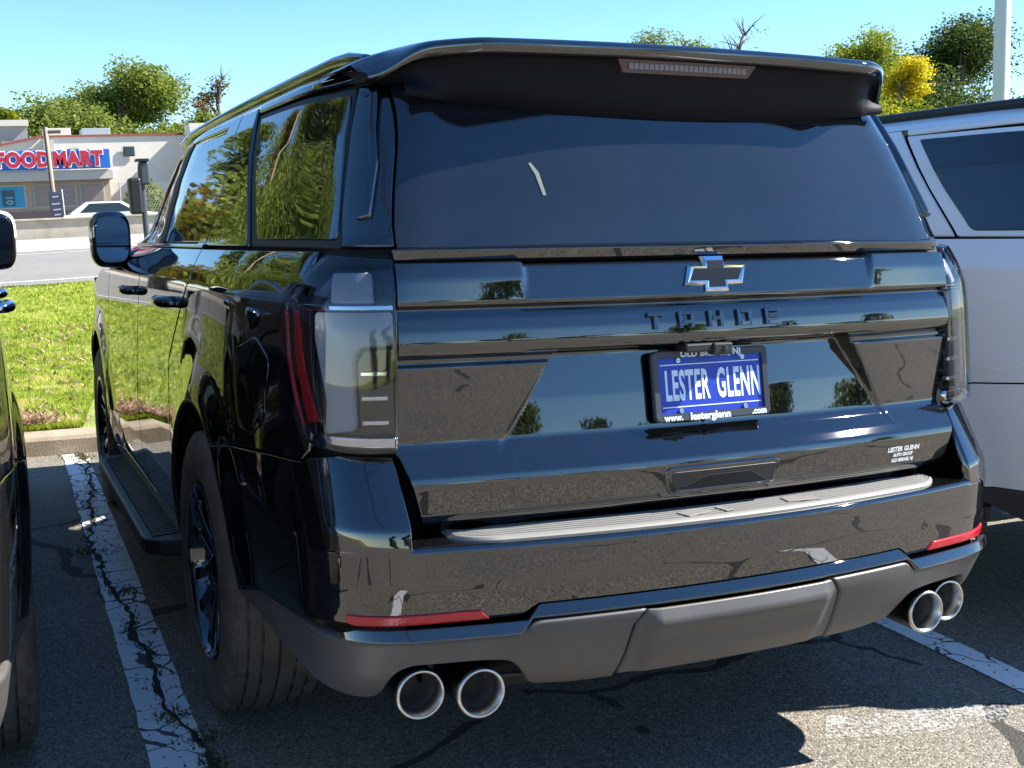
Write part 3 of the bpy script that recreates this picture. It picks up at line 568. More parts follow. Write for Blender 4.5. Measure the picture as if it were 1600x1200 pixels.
    def sec(x):
        e = abs(x)/.722; dr = .050*ss(.84, 1.0, e)**1.5; ytr = .140+.016*(e**2)+.205*(max(0, (abs(x)-.51)/.212))**1.6; ztr = 1.818-.012*e*e-dr
        lip = .026*(1-.4*ss(.85, 1, e)); zroof = 1.851-.010*e**2-.062*ss(.80, 1.0, e)**1.6
        zg = 1.660+.050*e**2; yg = float(GL(zg))+.05*(x/.76)**2-.005; ud = 1-.75*ss(.88, 1., e)
        return [(.70, roofz(x*1.046, .70)-.004), (.66, roofz(x*1.046, .66)+.003), (.58, roofz(x*1.046, .58)+.004), (.50, roofz(x*1.046, .50)+.002), (max(.38, ytr+.075), roofz(x*1.02, .45)-.003-.004*ss(.8, 1, e)), (ytr+.045, ztr+.0085), (ytr+.014, ztr+.003), (ytr+.003, ztr-.004), (ytr, ztr-.010), (ytr+.006, ztr-lip), (ytr+.014, ztr-lip-.004)], [(ytr+.014, ztr-lip-.004), (ytr+.040, ztr-lip-.002), (ytr+.050, ztr-lip-.002-.006*ud), (ytr+.062, ztr-lip-.002-.032*ud), (min(ytr+.072, yg+.012), max(zg+.022, ztr-lip-.002-.062*ud)), (yg, zg), (yg+.02, zg-.002)]  # last underside points hang down the glass, shaped in place of its dark reflection
    T_ = [sec(x) for x in xs]; nx = len(xs)
    for nm, idx, mt in (('rear_spoiler', 0, PAINT), ('spoiler_underside', 1, MATS['dark_soft_plastic'])):
        k_ = len(T_[0][idx]); V = [(x*(1+.046*float(ss(.30, .50, q[0]))), *q) for x, s2 in zip(xs, T_) for q in s2[idx]]
        if idx == 1: V = [((max(-.668, min(.668, q[0])) if i % k_ >= k_-3 else q[0]), q[1], q[2]) for i, q in enumerate(V)]
        f = [[i*k_+j, i*k_+k_+j, i*k_+k_+j+1, i*k_+j+1] for i in range(nx-1) for j in range(k_-1)]
        o = mesh(nm, V, [q[::-1] for q in f] if idx == 0 else [q[::-1] for q in f], mt, root, smooth=True)
        if idx == 0: spo = o
        else: o.parent = spo
    for sg in (1, -1):
        a = sec(.722); pl = a[0]+a[1][1:3]; b = MB(); b.add([(-sg*.722, *q) for q in pl], [list(range(len(pl)))]); b.build('spoiler_end', MATS['dark_soft_plastic'], spo)
    # third brake light
    y0, z0 = .152, 1.786
    b = MB(); pts = [(-.192, z0+.006), (.192, z0+.006), (.172, z0-.026), (-.172, z0-.026)]
    b.prism(pts, 0, .02, lambda u, v_, h: (u, .183+h+(z0-v_)*.3, v_)); hb = b.build('high_brake_light', MATS['smoked_lens'], spo)
    b = MB()
    for i in range(24): b.box((-.155+i*.0135, .181+(.011)*.3, z0-.011), (.0115, .004, .014))
    b.build('brake_light_cells', MATS['led_cells'], hb); b = MB(); b.box((-.045, .2155, z0-.040), (.022, .012, .012)); b.build('washer_nozzle', BLACKP, spo)
    # ---- front: hood, windshield, nose (hardly seen from here)
    V = []; ys = np.linspace(4.0, 5.15, 10); nt_ = 21
    for y in ys:
        h = 1.285-.05*((y-4)/1.15)-.10*ss(4.95, 5.2, y)
        for i in range(nt_): u_ = -1+2*i/(nt_-1); V.append((.90*u_*(1-.06*((y-4)/1.15)**2), y, h+.012*(1-u_*u_)-.03*abs(u_)**6))
    mesh('hood', V, [[i*nt_+j, i*nt_+j+1, i*nt_+nt_+j+1, i*nt_+nt_+j] for i in range(9) for j in range(nt_-1)], PAINT, root, smooth=True)
    V = []
    for i in range(9):
        t = i/8
        for j in range(21): u_ = -1+2*j/20; V.append(((.76+(.60-.76+.02)*t)*u_, 4.02-.72*t+.10*(1-u_*u_), 1.30+.50*t+.02*math.sin(math.pi*t)))
    mesh('windshield', V, [[i*21+j, i*21+j+1, i*21+22+j, i*21+21+j] for i in range(8) for j in range(20)], GLASS, root, smooth=True)
    V = []
    for z, d in ((.32, -.12), (.42, -.02), (.70, .0), (.95, -.01), (1.12, -.05), (1.18, -.12)):
        for j in range(31):
            t = math.pi*j/30; c_, s2 = math.cos(t), math.sin(t); V.append((.95*math.copysign(abs(c_)**.5, c_), 4.90+(.36+d)*abs(s2)**.5, z))
    mesh('front_bumper', V, [[i*31+j, i*31+j+1, i*31+32+j, i*31+31+j] for i in range(5) for j in range(30)], PAINT, root, smooth=True)
    b = MB(); b.box((0, 5.265, .88), (1.2, .02, .34)); b.build('grille', BLACKP, root, bevel=.01)
    for sg in (1, -1): b = MB(); b.box((sg*.76, 5.215, .96), (.26, .05, .16), Matrix.Rotation(-sg*.3, 4, 'Z').to_3x3()); b.build('headlamp', CHROME, root, bevel=.02)
    # ---- wheels
    tyre, rim, spokes, hub = wheel_meshes()
    for sg in (1, -1):
        for yc in AX:
            t = bpy.data.objects.new('wheel', tyre); link(t, root); t.location = (-sg*.868, yc, .418)
            if sg < 0: t.rotation_euler = (0, 0, math.pi)
            for nm, me in (('rim', rim), ('spokes', spokes), ('hub_cap', hub)): link(bpy.data.objects.new(nm, me), t)
    return root
def wheel_meshes():
    RAD = .420; HW = .140; n = 168
    prof_ = [(-.105, .255, 0), (-.125, .262, 0), (-.139, .30, 0), (-.142, .335, 0), (-.139, .372, 0), (-.1335, .392, 2), (-.127, .404, 2), (-.119, .413, 2)]
    xs = [-.112, -.090, -.089, -.083, -.082, -.052, -.051, -.044, -.043, -.004, -.003, .003, .004, .043, .044, .051, .052, .082, .083, .089, .090, .112]
    gro = {3, 4-1, 7, 8-1, 11-1, 11, 14, 15, 18, 19}
    for i, x in enumerate(xs):
        g = any(abs(x-c) < .0036 for c in (-.086, -.0475, 0, .0475, .086)); prof_.append((x, RAD-.0075*(abs(x)/.112)**3-(.010 if g else 0), 1 if not g else 3))
    prof_ += [(-x, r_, k_) for x, r_, k_ in prof_[:8][::-1]]
    m_ = len(prof_); V = np.zeros((n, m_, 3))
    for j in range(n):
        t = 2*math.pi*j/n
        for i, (x, r_, k_) in enumerate(prof_):
            ph = (j+int(round(abs(x)*60))) % 5; rr = r_
            if k_ == 1 and ph < 2 and abs(x) > .02: rr -= .008
            if k_ == 1 and abs(x) < .02 and j % 5 == 0: rr -= .006
            if k_ == 2 and (j % 6) in (0, 1): rr -= .013
            if k_ == 2 and (j % 12) in (3, 4): rr -= .004
            if k_ == 0 and i in (3, 4, m_-4, m_-5) and 20 < j % 84 < 52 and (j % 4) < 2: rr += 0; x = x*1.012
            V[j, i] = (x, rr*math.cos(t), rr*math.sin(t))
    F = np.array([[j*m_+i, j*m_+i+1, ((j+1) % n)*m_+i+1, ((j+1) % n)*m_+i] for j in range(n) for i in range(m_-1)])
    o = fastmesh('tyre', V.reshape(-1, 3), F[:, ::-1], MATS['tyre_rubber']); t = o.data; t.set_sharp_from_angle(angle=R(35)); bpy.data.objects.remove(o)
    b = MB(); b.lathe([(-.128, .262), (-.134, .262), (-.134, .250), (-.120, .243), (-.05, .235), (.10, .24), (.12, .26)], (0, 0, 0), 'x', 60); o = b.build('rim', MATS['gloss_black_wheel'], smooth=True, auto=40); r_ = o.data; bpy.data.objects.remove(o)
    b = MB()
    for i in range(6):
        M3 = Matrix.Rotation(2*math.pi*i/6, 3, 'X')
        for s2 in (-1, 1):
            pl = [(.045, s2*.010), (.045, s2*.040), (.15, s2*.050), (.245, s2*.075), (.245, s2*.035), (.15, s2*.018)]
            v = [M3 @ Vector((-.085-.035*(q[0]/.245)-.0, q[1], q[0])) for q in pl]+[M3 @ Vector((-.05-.035*(q[0]/.245), q[1], q[0])) for q in pl]; k_ = 6
            b.add(v, [list(range(6)), list(range(6, 12))]+[[j, (j+1) % 6, 6+(j+1) % 6, 6+j] for j in range(6)])
    o = b.build('spokes', MATS['gloss_black_wheel'], bevel=.004); s_ = bpy.data.meshes.new_from_object(o.evaluated_get(bpy.context.evaluated_depsgraph_get())); bpy.data.objects.remove(o)
    b = MB(); b.lathe([(-.11, 0), (-.11, .03), (-.10, .045), (-.02, .06), (-.02, .23)], (0, 0, 0), 'x', 36); o = b.build('hub_cap', MATS['gloss_black_wheel'], smooth=True, auto=40); h = o.data; bpy.data.objects.remove(o)
    return t, r_, s_, h
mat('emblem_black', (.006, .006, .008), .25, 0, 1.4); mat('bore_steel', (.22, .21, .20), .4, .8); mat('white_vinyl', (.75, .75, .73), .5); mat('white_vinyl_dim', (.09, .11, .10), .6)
mat('dark_soft_plastic', (.005, .005, .008), .6, 0, 1.25); mat('smoked_lens', (.075, .045, .045), .15, 0, 1.6); mat('led_cells', (.22, .17, .17), .3)
TY = mat('tyre_rubber', (.022, .021, .020), .72)
k = NB(TY); p = k.obj(); k.l(k.ramp(k.noise(p, 14, 3), (.3, (.045, .041, .037)), (.75, (.085, .075, .065))), k.b.inputs['Base Color'])
mat('gloss_black_wheel', (.004, .004, .005), .06, 0, 1.9)
CAR = build_suv()
tag(CAR, 'glossy black SUV seen from behind, with blue dealer plate on its tailgate', 'car')
def copy_tree(o, parent, swap):
    c = o.copy(); COL.objects.link(c); c.parent = parent
    for s in c.material_slots:
        if s.material and s.material.name in swap and s.material.name:
            mt = swap[s.material.name]; s.link = 'OBJECT'; s.material = mt
    for ch in o.children: copy_tree(ch, c, swap)
    return c
def recolour(root, names, mt):
    for o in root.children_recursive:
        if o.name.split('.')[0] in names:
            for s in o.material_slots: s.link = 'OBJECT'; s.material = mt

# ------------------------------------------------------------------ ground
def gz(x, y):
    x = np.asarray(x, float); y = np.asarray(y, float)
    b = np.interp(y, [-1e4, 6.1, 9, 24, 42, 45.5, 47, 60, 120, 400, 4000], [.0, .135, .17, .545, 1.02, 1.42, 1.50, 1.65, 3.0, 6., 6.])
    b = np.where(y < 6.05, 0., b)
    return b+.045*26*np.tanh(x/26)*ss(8, 24, y)
def asphalt(name, c0, c1, crack=True, sp=.30):
    m = mat(name, c0, .85); k = NB(m); p = k.pos()
    big = k.noise(p, .55, 4); mid = k.noise(p, 9, 3); fine = k.noise(p, 130, 2, .7)
    c = k.mix(k.ramp(big, (.35, (0, 0, 0)), (.68, (1, 1, 1))), c0, c1); c = k.mix(k.math('MULTIPLY', mid, .35), c, tuple(q*.6 for q in c0))
    vo = k.n('TexVoronoi', Vector=p, Scale=150.); gr = k.n('SeparateColor', i0=vo.outputs['Color']).outputs[0]
    c = k.mix(k.math('MULTIPLY', k.math('GREATER_THAN', gr, .80), sp), c, (.52, .47, .40)); c = k.mix(k.math('MULTIPLY', k.math('LESS_THAN', gr, .22), .55), c, (.022, .021, .022))
    h = k.math('ADD', k.math('MULTIPLY', vo.outputs['Distance'], -1.2), fine)
    if crack:
        pd = k.vadd(p, k.vmul(k.n('TexNoise', Vector=p, Scale=1.6, Detail=4.).outputs['Color'], (.55, .55, 0)))
        e = k.n('TexVoronoi', Vector=pd, Scale=.62, feature='DISTANCE_TO_EDGE').outputs['Distance']; wv = k.math('MULTIPLY', k.noise(p, 2.4, 2), .022)
        cr_ = k.math('LESS_THAN', e, wv); cr_ = k.math('MULTIPLY', cr_, k.math('GREATER_THAN', k.noise(p, .8, 2), .46))
        c = k.mix(k.math('MULTIPLY', cr_, .88), c, (.012, .011, .010)); h = k.math('SUBTRACT', h, k.math('MULTIPLY', cr_, 1.6))
    k.l(c, k.b.inputs['Base Color']); k.bump(h, .55, .006); return m
ASPH = asphalt('lot_asphalt', (.155, .138, .112), (.212, .186, .146))
ROADM = asphalt('road_asphalt', (.20, .195, .185), (.24, .23, .215), False, .15)
CONC = mat('pale_concrete', (.46, .42, .35), .85); k = NB(CONC); p = k.pos(); k.l(k.ramp(k.noise(p, 3, 5), (.3, (.33, .29, .235)), (.7, (.47, .42, .345))), k.b.inputs['Base Color']); k.bump(k.noise(p, 90, 3), .4, .004)
KERBM = mat('kerb_concrete', (.38, .33, .26), .9); k = NB(KERBM); p = k.pos(); k.l(k.mix(k.math('MULTIPLY', k.noise(p, 60, 3), .6), k.ramp(k.noise(p, 4, 5), (.3, (.24, .19, .14)), (.7, (.46, .39, .29))), (.16, .12, .09)), k.b.inputs['Base Color']); k.bump(k.noise(p, 120, 4), .7, .006)
SOIL = mat('lawn_soil', (.10, .10, .03), .95); k = NB(SOIL); p = k.pos(); k.l(k.ramp(k.noise(p, 2.5, 5), (.3, (.14, .18, .030)), (.55, (.22, .27, .045)), (.75, (.34, .31, .10))), k.b.inputs['Base Color']); k.bump(k.noise(p, 60, 4), .9, .03)
def sheet(name, xs, ys, m, dz, kind='structure', xf=None):
    xs = np.asarray(xs, float); ys = np.asarray(ys, float); X, Y = np.meshgrid(xs, ys); Z = gz(X, Y)+dz; n = len(xs)
    V = np.stack([X, Y, Z], -1).reshape(-1, 3); F = np.array([[i*n+j, i*n+j+1, i*n+n+j+1, i*n+n+j] for i in range(len(ys)-1) for j in range(n-1)])
    return tag(fastmesh(name, V, F, m, smooth=True), kind=kind)
XW = np.concatenate([[-2000, -600, -200, -90], np.arange(-60, 61, 5.), [90, 200, 600, 2000]])
sheet('ground', XW, [-2000, -400, -80, -40, 0, 6.04, 6.06, 9, 12, 16, 20, 24, 30, 36, 42, 45.5, 47, 53, 60, 90, 120, 200, 400, 2000], SOIL, -.03)
sheet('parking_lot', np.arange(-70, 71, 10.), np.linspace(-70, 5.94, 9), ASPH, 0.)
sheet('lawn', np.concatenate([np.arange(-60, -8, 4.), np.arange(-8, 6, .5), np.arange(6, 61, 4.)]), np.arange(6.07, 24.1, .6), SOIL, .004)
sheet('road', np.arange(-120, 121, 6.), np.arange(23.6, 42.1, 2.3), ROADM, .01)
WHITE = mat('road_paint', (.72, .72, .70), .7); sheet('edge_line', np.arange(-120, 121, 6.), [24.7, 24.86], WHITE, .018); sheet('edge_line_far', np.arange(-120, 121, 6.), [39.8, 39.95], WHITE, .018)
sheet('road_shoulder', np.arange(-120, 121, 6.), [41.9, 43, 44, 45.5], CONC, .02)
sheet('store_lot', np.arange(-60, 61, 6.), [45.6, 47, 53, 60, 66], ROADM, .02)
# kerb: stones with a rounded nose
for i, x0 in enumerate(np.arange(-24, 25, 3.)):
    b = MB(); pr = [(5.93, -.05), (5.925, .10), (5.94, .128), (5.965, .139), (6.12, .142), (6.12, -.05)]; L_ = 2.985; v = []; ns = 8; rr = random.Random(i)
    for j in range(ns+1):
        for y, z in pr: v.append((x0+.76+L_*j/ns, y+rr.uniform(-.003, .003), z+(rr.uniform(-.004, .003) if z > 0 else 0)))
    f = [[j*6+q, j*6+6+q, j*6+6+(q+1) % 6, j*6+(q+1) % 6] for j in range(ns) for q in range(6)]+[list(range(6)), [ns*6+q for q in range(6)]]
    b.add(v, f); o = b.build('kerb', KERBM); tag(o, kind='structure')
# painted bay lines
LINE = mat('bay_line_paint', (.74, .75, .76), .75); k = NB(LINE); p = k.pos()
pd = k.vadd(p, k.vmul(k.n('TexNoise', Vector=p, Scale=7., Detail=3.).outputs['Color'], (.12, .12, 0)))
e1 = k.n('TexVoronoi', Vector=pd, Scale=6.5, feature='DISTANCE_TO_EDGE').outputs['Distance']
fl = k.math('LESS_THAN', e1, k.math('MULTIPLY', k.math('SUBTRACT', k.noise(p, 3., 2), .40), .22)); ch = k.math('GREATER_THAN', k.noise(p, 38, 4, .7), .635)
bare = k.math('MAXIMUM', fl, ch); c = k.mix(k.noise(p, 20, 3), (.68, .69, .70), (.80, .80, .80)); k.l(k.mix(bare, c, (.085, .075, .062)), k.b.inputs['Base Color'])
k.bump(k.math('SUBTRACT', k.noise(p, 140, 3), bare), .5, .004)
FADED = mat('faded_paint', (.3, .3, .3), .85); k = NB(FADED); p = k.pos(); g = k.math('GREATER_THAN', k.math('ADD', k.math('MULTIPLY', k.noise(p, 90, 3, .7), .7), k.math('MULTIPLY', k.noise(p, 4, 2), .45)), .60)
tr = k.n('BsdfTransparent'); k.b.inputs['Base Color'].default_value = (.62, .64, .66, 1); mx = k.n('MixShader', i0=k.math('MULTIPLY', g, .28), i1=tr.outputs[0], i2=k.b.outputs[0]); k.l(mx.outputs[0], k.out.inputs[0])
def bay(name, x0, y0, x1, y1, wd, m, z=.004):
    n = 60; V = []; rr = random.Random(int(x0*100))
    for i in range(n+1):
        t = i/n; x = x0+(x1-x0)*t; y = y0+(y1-y0)*t; V += [(x-wd/2+rr.uniform(-.004, .004), y, z), (x+wd/2+rr.uniform(-.004, .004), y, z)]
    return tag(mesh(name, V, [[2*i, 2*i+1, 2*i+3, 2*i+2] for i in range(n)], m), kind='structure')
bay('bay_line', -1.178, -1.2, -1.048, 5.9, .152, LINE); bay('bay_line', 1.20, -1.2, 1.72, 5.9, .125, LINE); bay('bay_line', -4.05, -1.2, -3.9, 5.9, .14, LINE); bay('bay_line', 4.2, -1.2, 4.3, 5.9, .14, LINE)
tag(mesh('faded_line', [(.50, .25, .004), (.75, .16, .004), (1.04, .12, .004), (1.13, .20, .004), (1.02, .27, .004), (.78, .31, .004), (.60, .37, .004)], [list(range(7))], FADED), kind='structure')
# crack with weeds along the left line
rr = random.Random(3); cy = np.linspace(.2, 5.85, 150); walk = np.cumsum(RNG.normal(0, .016, 150)); walk -= np.linspace(walk[0], walk[-1], 150)
cx = -1.178+(cy+1.2)/7.1*.13+np.interp(cy, [.2, 1.2, 2.2, 2.9, 3.3, 4.2, 5.85], [.05, .045, .03, -.03, -.075, -.02, .03])+walk*.5
V = []
for i in range(150):
    h = .003+.008*abs(RNG.normal()); V += [(cx[i]-h, cy[i], .0065), (cx[i]+h, cy[i], .0065)]
tag(mesh('pavement_crack', V, [[2*i, 2*i+1, 2*i+3, 2*i+2] for i in range(149)], mat('crack_soil', (.030, .024, .016), .95)), kind='structure')
def leafmat(name, c0, c1, c2, tr=.45, sc=1.3):
    m = mat(name, c0, .6); k = NB(m); p = k.obj(); a = k.n('ObjectInfo'); f = k.noise(p, sc, 2); wn = k.n('TexWhiteNoise', Vector=k.n('VectorMath', operation='SNAP', i0=p, i1=(.2, .2, .2)).outputs[0]).outputs['Value']
    c = k.ramp(k.math('ADD', k.math('MULTIPLY', f, .7), k.math('MULTIPLY', wn, .3)), (.30, c0), (.52, c1), (.72, c2)); k.l(c, k.b.inputs['Base Color'])
    t = k.n('BsdfTranslucent', Color=c); mx = k.n('MixShader', i0=tr, i1=k.b.outputs[0], i2=t.outputs[0]); k.l(mx.outputs[0], k.out.inputs[0]); k.b.inputs['Specular IOR Level'].default_value = .25; return m
def blades(name, xy, z, h, wd, m, lean=.5, parent=None, flat=False):
    n = len(xy); a = RNG.uniform(0, 2*np.pi, n); d = np.stack([np.cos(a), np.sin(a), 0*a], 1); s_ = np.stack([-np.sin(a), np.cos(a), 0*a], 1)
    b = np.concatenate([xy, z[:, None]], 1); L_ = RNG.uniform(.1, lean, n)[:, None]*h[:, None]; wv = wd[:, None]*s_
    V = np.stack([b-wv*.5, b+wv*.5, b+d*L_+np.array([0, 0, 1.])*h[:, None]], 1).reshape(-1, 3)
    return fastmesh(name, V, np.arange(3*n).reshape(-1, 3), m, parent)
MOSS = leafmat('weed_leaf', (.035, .040, .012), (.080, .078, .022), (.17, .13, .06), .2, 9)
pick = []
for i in range(150):
    dn = 6+int(44*max(0, math.sin(i*.13+.6))*max(0, math.sin(i*.049+.3))**2*2.)
    for _ in range(dn): pick.append((cx[i]+RNG.normal(0, .022), cy[i]+RNG.normal(0, .02)))
for (px, py, s_) in ((-1.16, 3.25, .055), (-1.10, 2.55, .03), (-1.03, 5.72, .05), (-1.08, 5.84, .06), (-1.12, 1.2, .03), (-1.07, 1.0, .03)):
    for _ in range(110): pick.append((px+RNG.normal(0, s_), py+RNG.normal(0, s_)))
pick = np.array(pick); n = len(pick); tag(blades('weeds', pick, np.full(n, .003), RNG.uniform(.004, .016, n), RNG.uniform(.004, .011, n), MOSS, 1.6), 'low green and brown weeds growing in the crack along the bay line', 'weeds', kind='stuff')
# lawn blades
GR = leafmat('grass_blade', (.20, .27, .030), (.34, .42, .045), (.56, .52, .16), .45, 3.)
def lawn(n, xa, xb, y0, y1, pw, hh, ww):
    u = RNG.uniform(0, 1, n)**pw; y = y0+(y1-y0)*u; x = RNG.uniform(0, 1, n); x = xa(y)+(xb(y)-xa(y))*x; q = np.stack([x, y], 1); h = RNG.uniform(.5, 1, n)*hh*(1+.35*np.sin(x*3.1+y*1.7)*np.sin(y*2.3-x)); return q, gz(x, y), h, RNG.uniform(.6, 1.2, n)*ww*(1+(y-6)*.07)
q1 = lawn(62000, lambda y: -1.55+0*y, lambda y: -1.0+(y-6)*.14, 6.13, 23.4, 1.7, .055, .010); q2 = lawn(45000, lambda y: -9.5+0*y, lambda y: -1.5+0*y, 6.13, 23.4, 1.3, .07, .022); q3 = lawn(15000, lambda y: -.7+0*y, lambda y: 9+0*y, 6.13, 23, 1.2, .07, .03)
tag(blades('grass', *[np.concatenate([a, b, c_]) for a, b, c_ in zip(q1, q2, q3)], GR, .9), 'short sunlit grass of the verge between kerb and road', 'grass', kind='stuff')
CHIP = leafmat('dead_leaf', (.16, .09, .05), (.30, .19, .12), (.46, .34, .24), .15, 14)
n = 1500; qx = np.stack([RNG.normal(-1.42, .13, n), 6.16+np.abs(RNG.normal(0, .28, n))], 1); tag(blades('mulch', qx, gz(qx[:, 0], qx[:, 1])+.035, RNG.uniform(.012, .05, n), RNG.uniform(.01, .03, n), CHIP, 2.5), 'brown dry leaves and mulch on the grass edge by the kerb', 'mulch', kind='stuff')
n = 900; qx = np.stack([RNG.uniform(-1.5, 1.5, n), RNG.uniform(6.2, 14, n)], 1); tag(blades('fallen_leaves', qx, gz(qx[:, 0], qx[:, 1])+.03, RNG.uniform(.02, .05, n), RNG.uniform(.02, .05, n), CHIP, 2.5), 'scattered dry leaves lying on the sunlit grass', 'leaves', kind='stuff')

# ------------------------------------------------------------------ trees
BARK = mat('bark', (.10, .075, .055), .9); k = NB(BARK); p = k.obj(); k.l(k.ramp(k.noise(p, 6, 4), (.3, (.05, .038, .028)), (.7, (.16, .125, .095))), k.b.inputs['Base Color']); k.bump(k.noise(p, 20, 4), .8, .05)
LG = leafmat('green_leaf', (.090, .135, .022), (.165, .22, .035), (.30, .31, .06)); LY = leafmat('lime_leaf', (.08, .13, .010), (.20, .25, .016), (.38, .38, .02)); LD = leafmat('deep_green_leaf', (.030, .055, .012), (.065, .10, .02), (.12, .155, .03)); LGO = leafmat('golden_leaf', (.34, .31, .012), (.60, .50, .015), (.72, .60, .02)); LR = leafmat('turning_leaf', (.06, .075, .012), (.15, .13, .02), (.30, .15, .02))
TREES = {}
def tree(name, x, y, h, rad, lm, nleaf, leaf, label, seed=0, base=.32, group='trees around the lot', lobes=14, bare=False, z0=None, trunk=1., sparse=1.):
    g = np.random.default_rng(seed+100); r_ = random.Random(seed); z0 = float(gz(x, y)) if z0 is None else z0
    root = empty(name, (x, y, z0), label, 'tree', group)
    # limbs
    b = MB(); tr_ = .028*h*trunk; top = Vector((r_.uniform(-.05, .05)*h, r_.uniform(-.05, .05)*h, h*.86)); fork = Vector((0, 0, h*base))
    b.tube([(0, 0, -.2), (0, 0, h*base*.5), fork, fork.lerp(top, .5)+Vector((r_.uniform(-.3, .3), r_.uniform(-.3, .3), 0)), top], [tr_*1.25, tr_, tr_*.8, tr_*.45, tr_*.08], 9)
    tips = []
    for i in range(lobes):
        t = i/lobes; az = i*2.4+r_.uniform(-.4, .4); hz = h*(base+.08)+h*(.86-base)*((i*.618) % 1); prof_ = math.sin(math.pi*min(1., max(.06, (hz/h-base+.16)/(1.16-base))))**.7
        d = rad*prof_*r_.uniform(.45, .80); tip = Vector((math.cos(az)*d, math.sin(az)*d, hz)); tips.append((tip, rad*r_.uniform(.30, .46)*(.55+.45*prof_)))
        s0 = fork.lerp(top, max(0, min(.8, (hz-h*base)/(h*(.86-base))-.2))); md = s0.lerp(tip, .55)+Vector((0, 0, .05*h*r_.uniform(-.3, 1)))
        b.tube([s0, md, tip], [tr_*.36, tr_*.2, tr_*.05], 6)
        if bare:
            for _ in range(7):
                e = tip+Vector((r_.uniform(-1, 1), r_.uniform(-1, 1), r_.uniform(.0, 1.2)))*rad*.30; b.tube([md.lerp(tip, r_.uniform(.2, .9)), (md+e)/2+Vector((0, 0, .1)), e], [tr_*.12, tr_*.08, tr_*.03], 4)
    b.build('trunk', BARK, root, smooth=True)
    # leaves: small folded faces spread in clumps at the limb ends
    nleaf = int(nleaf*2.6); per = nleaf//len(tips); V = []
    C_ = np.concatenate([np.array(tip)+(lambda q, rr_: q/np.linalg.norm(q, axis=1, keepdims=True)*rr_*(g.uniform(0, 1, (per, 1))**.45)*np.array([1, 1, .72]))(g.normal(size=(per, 3)), lr) for tip, lr in tips])
    # sub-clump: pull leaves to local twigs so gaps open between them
    tw = C_[g.integers(0, len(C_), max(70, len(C_)//95))]; idx = g.integers(0, len(tw), len(C_)); C_ = tw[idx]+g.uniform(-1, 1, C_.shape)*np.array([1, 1, .65])*max(leaf*2., .155*rad)*sparse
    n = len(C_); u = g.normal(size=(n, 3)); u /= np.linalg.norm(u, axis=1, keepdims=True); u[:, 2] *= .6; w_ = g.normal(size=(n, 3)); v_ = np.cross(u, w_); v_ /= np.linalg.norm(v_, axis=1, keepdims=True)+1e-9
    s_ = (leaf*g.uniform(.55, 1.15, n))[:, None]; V = np.stack([C_-u*s_*.5, C_+v_*s_*.30+u*s_*.05, C_+u*s_*.55, C_-v_*s_*.30+u*s_*.05], 1).reshape(-1, 3)
    cr = fastmesh('crown', V, np.arange(4*n).reshape(-1, 4), lm, root); return root
# behind the store
tree('maple_tree', 8.6, 88, 10.9, 6.6, LG, 30000, .30, 'broad rounded green tree, tallest of those behind the store', 1, .2, lobes=26)
tree('maple_tree', 3.3, 93, 6.2, 2.6, LY, 8000, .27, 'yellow-green tree just left of the broad rounded one behind the store', 2, .2, lobes=18, z0=2.6)
tree('maple_tree', 14.2, 92, 7.9, 4.6, LG, 15000, .29, 'green tree right of the broad rounded one, with reddish leaves', 3, .2, lobes=20)
tree('maple_tree', .2, 86, 8.4, 2.2, LY, 9000, .27, 'yellowish tree at the left picture edge behind the store', 4, .2, lobes=18)
tree('bare_tree', 16.6, 95, 12.4, 2.6, LR, 700, .30, 'thin, nearly bare tree above the black SUV\'s roof rail', 5, .35, lobes=16, bare=True)
tree('maple_tree', 19.5, 96, 8, 4, LG, 4500, .45, 'green tree mostly hidden behind the black SUV\'s front pillar', 6, .2, lobes=16)
# to the right
tree('locust_tree', 38.6, 45, 9.7, 4.4, LY, 24000, .17, 'lime-green locust tree beside the golden one at right', 7, .25, lobes=24, z0=1.4, sparse=.9)
tree('golden_tree', 42.9, 46.5, 9.3, 3.4, LGO, 11000, .17, 'tree with bright golden yellow leaves', 8, .22, lobes=22, z0=1.2, sparse=.8)
tree('oak_tree', 52.0, 52, 12.9, 6.6, LD, 26000, .24, 'tall dark green tree behind the lamp post', 9, .2, lobes=26, z0=.9)
tree('oak_tree', 52.5, 89, 17.6, 6.4, LG, 11000, .30, 'distant green treetop above the middle of the black roof', 10, .4, lobes=16, z0=1.5)
tree('bare_tree', 31.4, 45, 10.6, 2.6, LR, 350, .14, 'grey leafless tree above the right half of the spoiler', 11, .4, lobes=16, bare=True, z0=1.)
tree('oak_tree', 34.6, 46, 8.9, 1.9, LG, 5000, .17, 'small green treetop right of the leafless tree', 12, .3, lobes=10, z0=1.2)
tree('locust_tree', 35.6, 46.5, 8.9, 3.2, LY, 14000, .18, 'lime-green tree just right of the black spoiler end', 13, .2, lobes=20, z0=1.1)
tree('oak_tree', 47.6, 53, 10.4, 4.4, LG, 16000, .22, 'mid-green tree between the golden one and the lamp post', 14, .2, lobes=22, z0=1.)
tree('oak_tree', 56.8, 90, 17.4, 5.2, LG, 9000, .30, 'distant green treetop right of the first above the black roof', 15, .4, lobes=16, z0=1.5)
